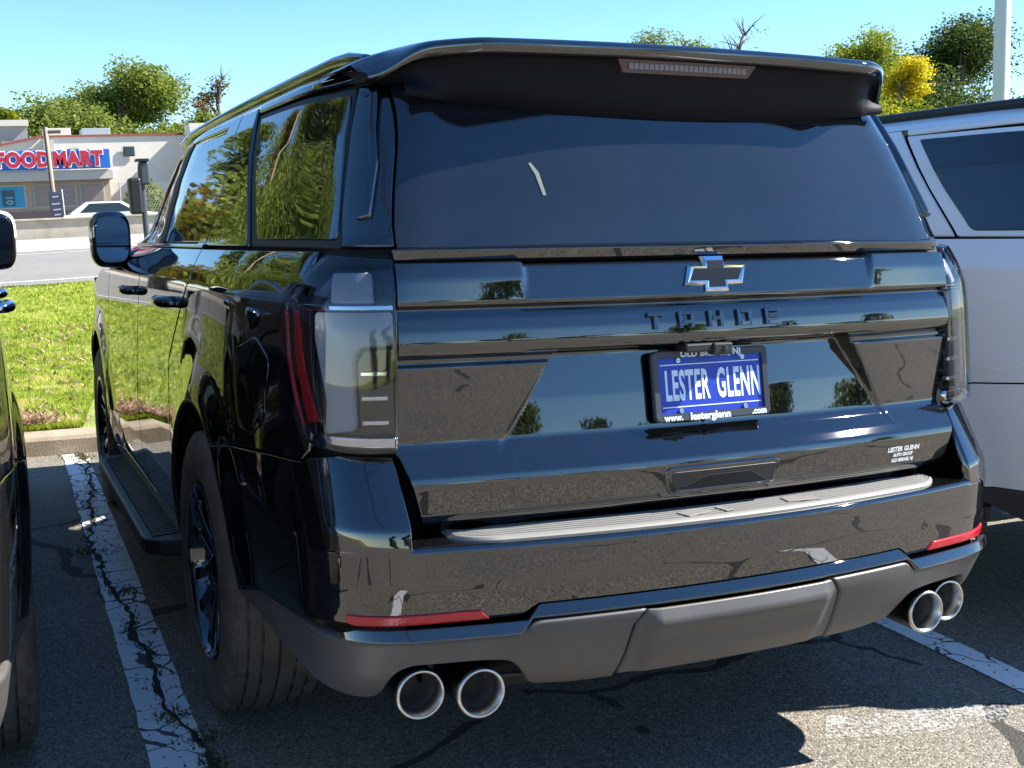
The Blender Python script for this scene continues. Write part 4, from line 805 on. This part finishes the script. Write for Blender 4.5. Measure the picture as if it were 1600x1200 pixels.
# out of the picture but mirrored in the paint and glass
tree('locust_tree', -5.9, 12.5, 8.4, 3.9, LG, 24000, .13, 'feathery green locust tree mirrored in the quarter window', 20, .2, 'trees beside and behind the photographer', 34)
for i, (x, y, h, rd, lm) in enumerate([(-8.5, 20, 11, 4.5, LY), (-7.2, 27, 10, 4., LR), (-14, 17, 10, 4.5, LG), (-5.2, 33, 9, 3.2, LG), (-18, 29, 13, 5, LG), (-10.5, 45, 13, 5, LG)]):
    tree('locust_tree', x, y, h, rd, lm, 5500, .26, 'street tree mirrored in the flank of the black SUV, ' + ('lime one by the lot', 'turning one before the road', 'wide one farthest left', 'slim one by the roadside', 'tall one left of the road', 'one across the road')[i], 21+i, .22, 'trees beside and behind the photographer', 22)
for i, (x, y, h, rd) in enumerate([(-24, -54, 8, 4.5), (-13, -56, 9.5, 5), (-4, -60, 7, 4), (3, -62, 8, 4), (12, -55, 10, 4.6), (19, -52, 7.5, 4), (30, -52, 11, 5.5), (42, -50, 9, 5), (54, -44, 11, 6)]):
    tree('oak_tree', x, y, h, rd, LD if i % 2 else LG, 3000, .46, 'tree ' + ('at the left end', 'left of the middle, tall', 'in the middle, low', 'in the middle, wide', 'right of the middle, tall', 'right of the middle, low', 'on the right, tall', 'far on the right', 'outermost on the right')[i] + ' in the row behind the photographer', 40+i, .05, 'trees beside and behind the photographer', 18)

# ------------------------------------------------------------------ the two neighbouring cars (same kind of vehicle)
PM = {'black_paint': PAINT_D}
SKIP = ('dealer_decal', 'window_sticker', 'name_letter', 'tailgate_emblem')
def dup_car(dx, dy, swap, skip=SKIP, rz=0.):
    r_ = CAR.copy(); COL.objects.link(r_); r_.location = (dx, dy, 0); r_.rotation_euler = (0, 0, rz)
    for ch in CAR.children:
        if ch.name.split('.')[0] in skip: continue
        copy_tree(ch, r_, swap)
    return r_
LEFT = dup_car(-2.485, .02, {'black_paint': PAINT_D}, SKIP+('running_board',))
tag(LEFT, 'dark charcoal SUV cut by the left picture edge, with chrome door handles', 'car')
recolour(LEFT, ('door_handle',), CHROME); recolour(LEFT, ('side_marker',), LAMPBLK); recolour(LEFT, ('mirror_glass',), LAMPBLK); mat('white_gloss', (.7, .71, .73), .1)
for ms in [q for q in LEFT.children if q.name.startswith('side_mirror') and q.data.vertices[0].co.x > 0]:
    prof_ = [(-.07, .90, .92), (-.05, .98, 1.03), (.02, 1.03, 1.03), (.07, .93, .93), (.10, .63, .63)]; n = 20; V = [(1.005+.088*sx*math.copysign(abs(math.cos(t))**.55, math.cos(t)), 3.36+dy, 1.395+.125*sz*(.12+.88*abs(math.sin(t))**.6)) for dy, sx, sz in prof_ for t in [math.pi*i/(n-1) for i in range(n)]]
    mesh('mirror_cap', V, [[i*n+j, i*n+j+1, i*n+n+j+1, i*n+n+j] for i in range(4) for j in range(n-1)], MATS['white_gloss'], ms, smooth=True)
RIGHT = dup_car(2.50, .05, {'black_paint': SILVER, 'side_tinted_glass': GLASS})
tag(RIGHT, 'silver SUV parked beyond the right rear corner of the black one', 'car')
recolour(RIGHT, ('roof_rail',), BLACKP); recolour(RIGHT, ('window_surround',), SILVER)

# ------------------------------------------------------------------ dealer plate on the black SUV
def plate():
    c = Vector((0., .0835, 1.040)); tilt = .15; up_ = Vector((0, math.sin(tilt), math.cos(tilt))); ex = Vector((1, 0, 0)); ny = Vector((0, -math.cos(tilt), math.sin(tilt)))
    fn = lambda u, v, h: tuple(c+ex*u+up_*v+ny*h)
    fm = mat('plate_frame_plastic', (.030, .032, .040), .4); blue = mat('plate_blue', (.010, .035, .36), .35); wh = mat('plate_white', (.62, .72, .82), .4)
    def rr(w_, h_, r_): return rnd([(-w_, -h_), (w_, -h_), (w_, h_), (-w_, h_)], r_, 5)
    b = MB(); O = rr(.160, .0825, .016); I = [(max(-.144, min(.144, u)), max(-.0645, min(.0655, v))) for u, v in O]; n = len(O)
    v = [fn(*q, 0) for q in O]+[fn(*q, .010) for q in O]+[fn(u*.985, v_*.97, .013) for u, v_ in O]+[fn(*q, .012) for q in I]+[fn(*q, .004) for q in I]
    b.add(v, [[q*n+i, q*n+(i+1) % n, q*n+n+(i+1) % n, q*n+n+i] for q in range(4) for i in range(n)]); fr = b.build('plate_frame', fm, CAR)
    b = MB(); b.prism(rr(.152, .0755, .01), .002, .0062, fn); pl = b.build('dealer_plate', blue, CAR)
    M4 = frame4(c, ex, up_); T = lambda u, v, h: frame4(Vector(fn(u, v, h)), ex, up_)
    text('plate_lettering', 'LESTER', .096, wh, pl, T(-.0665, -.003, .0067), .0003, .0026, .375, spacing=1.08); text('plate_lettering', 'GLENN', .096, wh, pl, T(.0765, -.003, .0067), .0003, .0026, .375, spacing=1.08)
    for v in (.049, -.049): b = MB(); b.prism([(-.136, v-.0012), (.137, v-.0012), (.137, v+.0012), (-.136, v+.0012)], .0063, .0069, fn); b.build('plate_rule', wh, pl)
    text('frame_lettering', 'OLD BRIDGE, NJ', .0205, wh, fr, T(0, .0722, .0135), .0003, .0009, 1.08, spacing=1.05); text('frame_lettering', 'www.', .020, wh, fr, T(-.113, -.0735, .0135), .0003, .0009, 1.05); text('frame_lettering', 'lesterglenn', .023, wh, fr, T(-.012, -.0735, .0135), .0003, .0010, 1.1); text('frame_lettering', '.com', .020, wh, fr, T(.125, -.0725, .0135), .0003, .0009, 1.05)
    for u in (-.089, .089):
        for v in (.0585, -.0585):
            b = MB(); m_ = 16; v1 = [fn(u+.0068*math.cos(2*math.pi*i/m_), v+.0068*math.sin(2*math.pi*i/m_), .006) for i in range(m_)]+[fn(u+.0055*math.cos(2*math.pi*i/m_), v+.0055*math.sin(2*math.pi*i/m_), .0115) for i in range(m_)]; b.add(v1, [list(range(m_, 2*m_))]+[[i, (i+1) % m_, m_+(i+1) % m_, m_+i] for i in range(m_)]); s_ = b.build('plate_screw', STEEL, fr)
            b = MB(); b.prism([(u-.0025, v-.0008), (u+.0025, v-.0008), (u+.0025, v+.0008), (u-.0025, v+.0008)], .0115, .0119, fn); b.build('screw_slot', DARK, s_)
plate()

# ------------------------------------------------------------------ store across the road
TL = -R(2.4)
WALLM = mat('cream_render', (.52, .46, .38), .9); k = NB(WALLM); p = k.obj(); c = k.ramp(k.noise(p, .8, 4), (.3, (.62, .56, .48)), (.7, (.72, .66, .57)))
wv = k.n('TexWave', Vector=p, Scale=3.2, Distortion=.4, bands_direction='Z').outputs['Fac']; k.l(k.mix(k.math('MULTIPLY', k.math('GREATER_THAN', wv, .93), .25), c, (.30, .25, .20)), k.b.inputs['Base Color']); k.bump(k.noise(p, 14, 3), .3, .02)
BRICK = mat('brown_brick', (.20, .115, .085), .9); k = NB(BRICK); p = k.obj(); br = k.n('TexBrick', Vector=k.n('Mapping', Vector=p, Rotation=(R(90), 0, 0)).outputs[0], Color1=(.22, .125, .09, 1), Color2=(.16, .09, .07, 1), Mortar=(.30, .26, .22, 1), Scale=5.); k.l(br.outputs[0], k.b.inputs['Base Color'])
SIGNB = mat('sign_blue', (.012, .11, .42), .4); SIGNR = mat('sign_red', (.42, .012, .035), .4); SIGNW = mat('sign_white', (.72, .74, .78), .4); TRIMR = mat('rust_red_trim', (.25, .07, .05), .8); WIN = mat('store_window', (.02, .03, .035), .08); FRM = mat('pale_frame', (.45, .42, .37), .7)
st = empty('store', (0, 58, 0), 'cream single-storey food store with red-edged roof across the road', 'building', rot=(0, TL, 0))
def bx(name, x0, x1, y0, y1, z0, z1, m, parent, bev=0.): b = MB(); b.box(((x0+x1)/2, (y0+y1)/2, (z0+z1)/2), (x1-x0, y1-y0, z1-z0)); return b.build(name, m, parent, bevel=bev)
# local heights have the 2.4 degree lean removed: z' = z - .042 x
bx('wall', 1.95, 16, 2.2, 14, 1.0, 6.30, WALLM, st); bx('side_wing', -9, 1.95, 3.0, 14, 1.0, 5.85, WALLM, st)
b = MB(); b.prism([(-9, 5.85), (1.9, 5.85), (1.9, 6.38), (.0, 5.98), (-9, 5.9)], 2.98, 3.2, lambda u, v, h: (u, h, v)); b.build('gable', WALLM, st)
b = MB(); b.prism([(-9, 5.9), (0., 5.98), (1.95, 6.38), (1.95, 6.48), (0., 6.08), (-9, 6.0)], 2.85, 3.3, lambda u, v, h: (u, h, v)); b.build('roof_edge', TRIMR, st)
bx('side_wing', 8.7, 16, .6, 2.2, 1., 6.75, WALLM, st); bx('roof_edge', 1.95, 8.6, 2.12, 2.5, 6.30, 6.40, TRIMR, st); bx('chimney', 2.1, 3.4, 4., 5.2, 6.3, 6.9, FRM, st, .02); bx('roof_unit', 4.0, 5.4, 5., 6.4, 6.35, 6.95, mat('grey_metal', (.30, .33, .36), .5, .4), st, .03); bx('downpipe', 2.25, 2.42, 2.0, 2.15, 1.5, 6.2, FRM, st)  # right-hand side_wing is unseen, added to cast the wall's diagonal shadow
bx('shop_front', -9, 4.62, .0, 2.2, 1.0, 4.10, mat('tan_render', (.36, .28, .21), .9), st); bx('shop_base', -9, 4.62, -.08, 0, 1.0, 2.72, BRICK, st); bx('canopy', -9, 4.78, -.55, 2.1, 4.12, 4.58, FRM, st, .02); bx('gutter', 4.62, 5.05, -.5, -.3, 4.46, 4.60, SIGNW, st)
for x0, x1, z0, z1, nm in ((5.62, 6.16, 5.30, 5.78, 'window'), (3.0, 3.55, 5.2, 5.72, 'window'), (.1, .65, 5.1, 5.5, 'window')):
    wq = bx(nm, x0, x1, 2.08 if x0 > 1.9 else 2.9, 2.14 if x0 > 1.9 else 2.95, z0, z1, mat('dark_green_frame', (.03, .045, .04), .5), st); bx('pane', x0+.06, x1-.06, 2.06 if x0 > 1.9 else 2.88, 2.09 if x0 > 1.9 else 2.91, z0+.06, z1-.06, WIN, wq)
# barred shop windows with posters
PO = [mat('poster_maroon', (.14, .035, .04), .6), mat('poster_blue', (.03, .26, .42), .6), mat('poster_red', (.32, .06, .06), .6), mat('poster_teal', (.12, .38, .46), .6)]
for x0, x1, m_ in ((1.22, 3.02, PO[0]), (3.28, 4.30, PO[0]), (-1.6, .78, PO[1])):
    wq = bx('shop_window', x0, x1, -.06, -.01, 2.95, 3.92, m_, st); bx('window_frame', x0-.05, x1+.05, -.05, -.005, 2.90, 3.97, FRM, wq)
    if m_ is PO[0]:
        b = MB()
        for s_ in (1, -1):
            u = x0-.97
            while u < x1:
                pts = []
                for t in (0, 1):
                    pts.append((u+.97*t, (3.92-.97*t) if s_ > 0 else (2.95+.97*t)))
                (ua, za), (ub, zb) = pts
                if ua < x0: f_ = (x0-ua)/(ub-ua); za = za+(zb-za)*f_; ua = x0
                if ub > x1: f_ = (x1-ua)/(ub-ua); zb = za+(zb-za)*f_; ub = x1
                if ub > ua: b.tube([(ua, -.10, za), (ub, -.10, zb)], .019, 4)
                u += .115
        b.build('security_grille', mat('grille_pale', (.42, .37, .32), .6), wq)
        bx('poster', x0+.25, x0+.85, -.075, -.062, 3.2, 3.75, PO[2], wq)
    else:
        bx('poster', -.2, .35, -.075, -.062, 3.02, 3.75, mat('poster_dark', (.04, .08, .10), .6), wq); text('poster_number', '10', .42, PO[3], wq, frame4(Vector((.10, -.08, 3.30)), (0, 0, -1), (1, 0, 0)), .004, .012); bx('poster', -1.2, -.45, -.075, -.062, 3.02, 3.8, mat('poster_sky', (.02, .30, .55), .6), wq)
sg_ = bx('store_sign', -4.6, 4.66, -.78, -.56, 4.62, 5.50, SIGNB, st, .02)
for s2, xc in (('FOOD', .86), ('MART', 3.22)):
    for m_, of, yy in ((SIGNW, .095, -.80), (SIGNR, .045, -.83)): text('sign_lettering', s2, .92, m_, sg_, frame4(Vector((xc, yy, 5.05)), (1, 0, 0), (0, 0, 1)), .012, of, .86 if s2 == 'MART' else .84, spacing=1.08)
text('sign_lettering', 'MEGA', .92, SIGNR, sg_, frame4(Vector((-2.3, -.83, 5.05)), (1, 0, 0), (0, 0, 1)), .012, .022, .85) if False else None
# low wall, fence, shrub
b = MB(); b.box((0, 46, 1.62), (46, .35, 1.05)); lw = b.build('roadside_wall', CONC, bevel=.03); tag(lw, 'low concrete wall between the road and the food store', 'wall'); lw.rotation_euler = (0, TL, 0)
b = MB(); b.box((0, 45.97, 2.17), (46, .46, .08)); b.build('wall_cap', CONC, lw, bevel=.02)
fc = empty('chain_link_fence', (5.25, 57, 0), 'chain-link fence in front of the shrub beside the store', 'fence', rot=(0, TL, 0)); b = MB()
for i in range(26):
    for s_ in (1, -1): b.tube([(-.6+i*.12, 0, 1.9 if s_ > 0 else 4.1), (-.6+i*.12+1.2, 0, 4.1 if s_ > 0 else 1.9)], .010, 4)
b.build('mesh_wires', mat('fence_wire', (.45, .44, .40), .5, .6), fc); b = MB(); b.tube([(-.3, 0, 1.6), (-.3, 0, 4.15)], .03, 8); b.build('fence_post', mat('fence_wire'), fc)
sh = empty('shrub', (6.1, 58.4, 1.4), 'clipped green shrub between store front and cream wall', 'shrub'); g = np.random.default_rng(5); n = 2600; q = g.normal(size=(n, 3)); q = q/np.linalg.norm(q, axis=1, keepdims=True)*g.uniform(.75, 1.05, (n, 1))*np.array([.95, .8, 1.35])+np.array([0, 0, 1.5]); u = g.normal(size=(n, 3))*.09; v = g.normal(size=(n, 3))*.06
fastmesh('foliage', np.stack([q-u, q+v, q+u, q-v], 1).reshape(-1, 3), np.arange(4*n).reshape(-1, 4), LY, sh); b = MB(); b.tube([(0, 0, -.1), (0, 0, 1.2)], [.06, .03], 7); b.build('stem', BARK, sh)
# hut behind, pole with banner, sedan, signal
hb = empty('flat_roofed_house', (1.0, 74, 0), 'grey flat-roofed house behind the left end of the store', 'building', rot=(0, TL, 0)); bx('wall', -3, .9, 0, 5, 1, 8.1, mat('grey_render', (.24, .24, .25), .9), hb); bx('roof', -3.2, 1.0, -.25, 5.2, 8.1, 8.45, FRM, hb); bx('porch', -.6, 1.6, -1.4, 0, 1, 7.15, mat('brown_shingle', (.20, .17, .15), .9), hb); bx('window', -2.2, -1.4, -.03, 0, 6.6, 7.5, SIGNW, hb)
WOOD = mat('weathered_wood', (.34, .25, .17), .9); ut = empty('wooden_pole', (1.42, 48, 1.5), 'weathered wooden pole standing in front of the food sign', 'pole', rot=(0, R(-3.2), 0)); b = MB(); b.tube([(0, 0, 0), (0, 0, 4.3)], [.085, .075], 10); b.build('shaft', WOOD, ut, smooth=True); b = MB(); b.box((.22, 0, 4.12), (.62, .12, .12)); b.tube([(-.06, -.1, .2), (-.06, -.1, 4.35)], .045, 6); b.build('bracket', mat('dark_conduit', (.06, .05, .05), .7), ut)
bn = empty('banner', (1.46, 47.75, 1.5), 'dark feather banner with white writing below the wooden pole', 'banner', rot=(0, R(-3.2), 0)); b = MB(); b.prism(rnd([(-.24, .2), (.24, .2), (.22, 1.75), (-.24, 1.85)], .06), -.01, .01, lambda u, v, h: (u, h, v)); b.build('cloth', mat('banner_navy', (.035, .04, .07), .7), bn); b = MB(); b.tube([(.27, 0, 0), (.27, 0, 1.9)], .02, 6); b.build('staff', SIGNW, bn)
for i, s2 in enumerate(('\u2500\u2500', 'SALE', '\u2500\u2500\u2500')):
    pass
for i, (u0, u1, zz) in enumerate(((-.12, .12, 1.62), (-.16, .15, 1.34), (-.13, .16, 1.12), (-.10, .12, .92), (-.15, .1, .66))): b = MB(); b.prism([(u0, zz-.035), (u1, zz-.02), (u1, zz+.035), (u0, zz+.02)], -.016, -.011, lambda u, v, h: (u, h, v)); b.build('print', PO[2] if i == 4 else mat('banner_pale', (.35, .36, .42), .7), bn)
def sedan(x, y, z):
    rt = empty('sedan', (x, y, z), 'white sedan parked behind the low concrete wall', 'car', rot=(0, TL, 0)); wp = mat('white_paint', (.75, .75, .74), .15)
    b = MB(); prf = [(-2.3, .35), (-2.32, .70), (-2.2, .88), (-1.3, .98), (1.3, .95), (2.2, .80), (2.3, .55), (2.25, .30)]; b.prism(prf, -.88, .88, lambda u, v, h: (u, h, v)); b.build('body', wp, rt, bevel=.08)
    b = MB(); v = [(u, s_*wd, zz) for u, zz, wd in ((-1.75, .95, .80), (1.15, .94, .80), (.35, 1.42, .62), (-1.05, 1.43, .62)) for s_ in (-1, 1)]; b.add(v, [[0, 2, 3, 1], [2, 4, 5, 3], [4, 6, 7, 5], [6, 0, 1, 7], [0, 6, 4, 2], [1, 3, 5, 7]]); b.build('cabin', wp, rt, bevel=.06)
    b = MB(); b.prism([(-1.35, 1.0), (.85, .99), (.25, 1.36), (-.92, 1.37)], -.80, -.785, lambda u, v, h: (u, h+(v-1.)*.37, v)); b.build('side_window', WIN, rt)
    for u in (-1.4, 1.4):
        for s_ in (-1, 1): b = MB(); b.lathe([(-.1, .2), (-.1, .31), (.1, .31), (.1, .2)], (u, s_*.80, .32), 'y', 20); w_ = b.build('wheel', RUBBER, rt); b = MB(); b.lathe([(-.08, 0), (-.08, .2), (.08, .2), (.08, 0)], (u, s_*.80, .32), 'y', 20); b.build('rim', STEEL, w_)
sedan(3.75, 50.2, 1.58)
sgp = empty('traffic_signal', (1.62, 22.6, .55), 'black traffic signal head on a post beyond the front door', 'signal', rot=(0, TL, 0)); b = MB(); b.tube([(0, 0, 0), (0, 0, 2.3)], .06, 10); b.build('post', mat('signal_grey', (.045, .055, .08), .5), sgp); b = MB(); b.box((-.15, 0, 1.72), (.25, .30, .72)); b.build('signal_head', BLACKP, sgp, bevel=.05); b = MB(); b.box((.06, 0, 2.16), (.20, .24, .46)); b.build('control_box', mat('signal_grey'), sgp, bevel=.04); b = MB(); b.box((.03, -.02, 2.42), (.24, .34, .05)); b.build('visor', BLACKP, sgp)
# lamp post, flag-pole, wires at right
lp = empty('lamp_post', (15.55, 14, 0), 'pale square lamp post rising behind the silver SUV', 'lamp post', rot=(0, R(-1.0), 0)); b = MB(); b.box((0, 0, 5), (.235, .235, 10.), Matrix.Rotation(.35, 3, 'Z')); b.build('column', mat('pale_grey_steel', (.50, .53, .58), .4, .2), lp, bevel=.03); b = MB(); b.box((0, 0, .3), (.55, .55, .7)); b.build('footing', CONC, lp, bevel=.03); b = MB(); b.box((-.75, -.1, 10.), (1.5, .10, .10)); b.build('arm', mat('pale_grey_steel'), lp); b = MB(); b.box((-1.6, -.1, 9.98), (.7, .38, .16)); b.build('lamp_head', mat('pale_grey_steel'), lp, bevel=.04)
la = empty('street_light', (30, 38, 1.2), 'dark street light arm at the top right edge', 'street light'); b = MB(); b.tube([(0, 0, 0), (0, 0, 11.4)], [.12, .08], 8); b.build('pole', mat('dark_pole', (.03, .03, .035), .6), la); b = MB(); b.tube([(0, 0, 11.4), (-6.0, 0, 11.2)], .06, 6); b.box((-6.3, 0, 11.18), (.9, .3, .12)); b.build('arm', mat('dark_pole'), la)
la.location = (47.5, 38, .5)
b = MB(); b.tube([(x, 40, 12.55-.012*x*0+.00035*(x-35)**2-.03*(x-20)*.35) for x in np.linspace(-30, 90, 30)], .012, 4); wr = b.build('power_line', BLACKP); tag(wr, 'thin power line across the sky at the top right', 'cable')
# utility pole and wires beside the lot, seen only as reflections
up_ = empty('utility_pole', (-4.6, 16.5, .3), 'wooden utility pole mirrored in the quarter window', 'pole'); b = MB(); b.tube([(0, 0, 0), (0, 0, 9.2)], [.16, .11], 10); b.build('shaft', WOOD, up_, smooth=True); b = MB(); b.box((0, 0, 8.6), (2.2, .1, .12)); b.build('crossarm', WOOD, up_); b = MB(); b.tube([(.35, -.1, 7.2), (.35, -.1, 8.1)], .22, 12); b.build('transformer', mat('grey_metal', (.3, .33, .36), .5, .4), up_)
for i, (zz, dx) in enumerate(((8.9, -.9), (8.9, .9), (7.6, 0), (7.2, .1))): b = MB(); b.tube([(-4.6+dx, 16.5-40*t, zz+.2-4.2*t*(1-t)*.8) for t in np.linspace(0, 1, 14)]+[(-4.6+dx, 16.5-40, zz)], .03 if i > 1 else .014, 5); tag(b.build('power_line', BLACKP), 'overhead cable from the utility pole, ' + ('left crossarm end', 'right crossarm end', 'middle of the pole', 'lowest')[i], 'cable', 'overhead cables beside the lot')
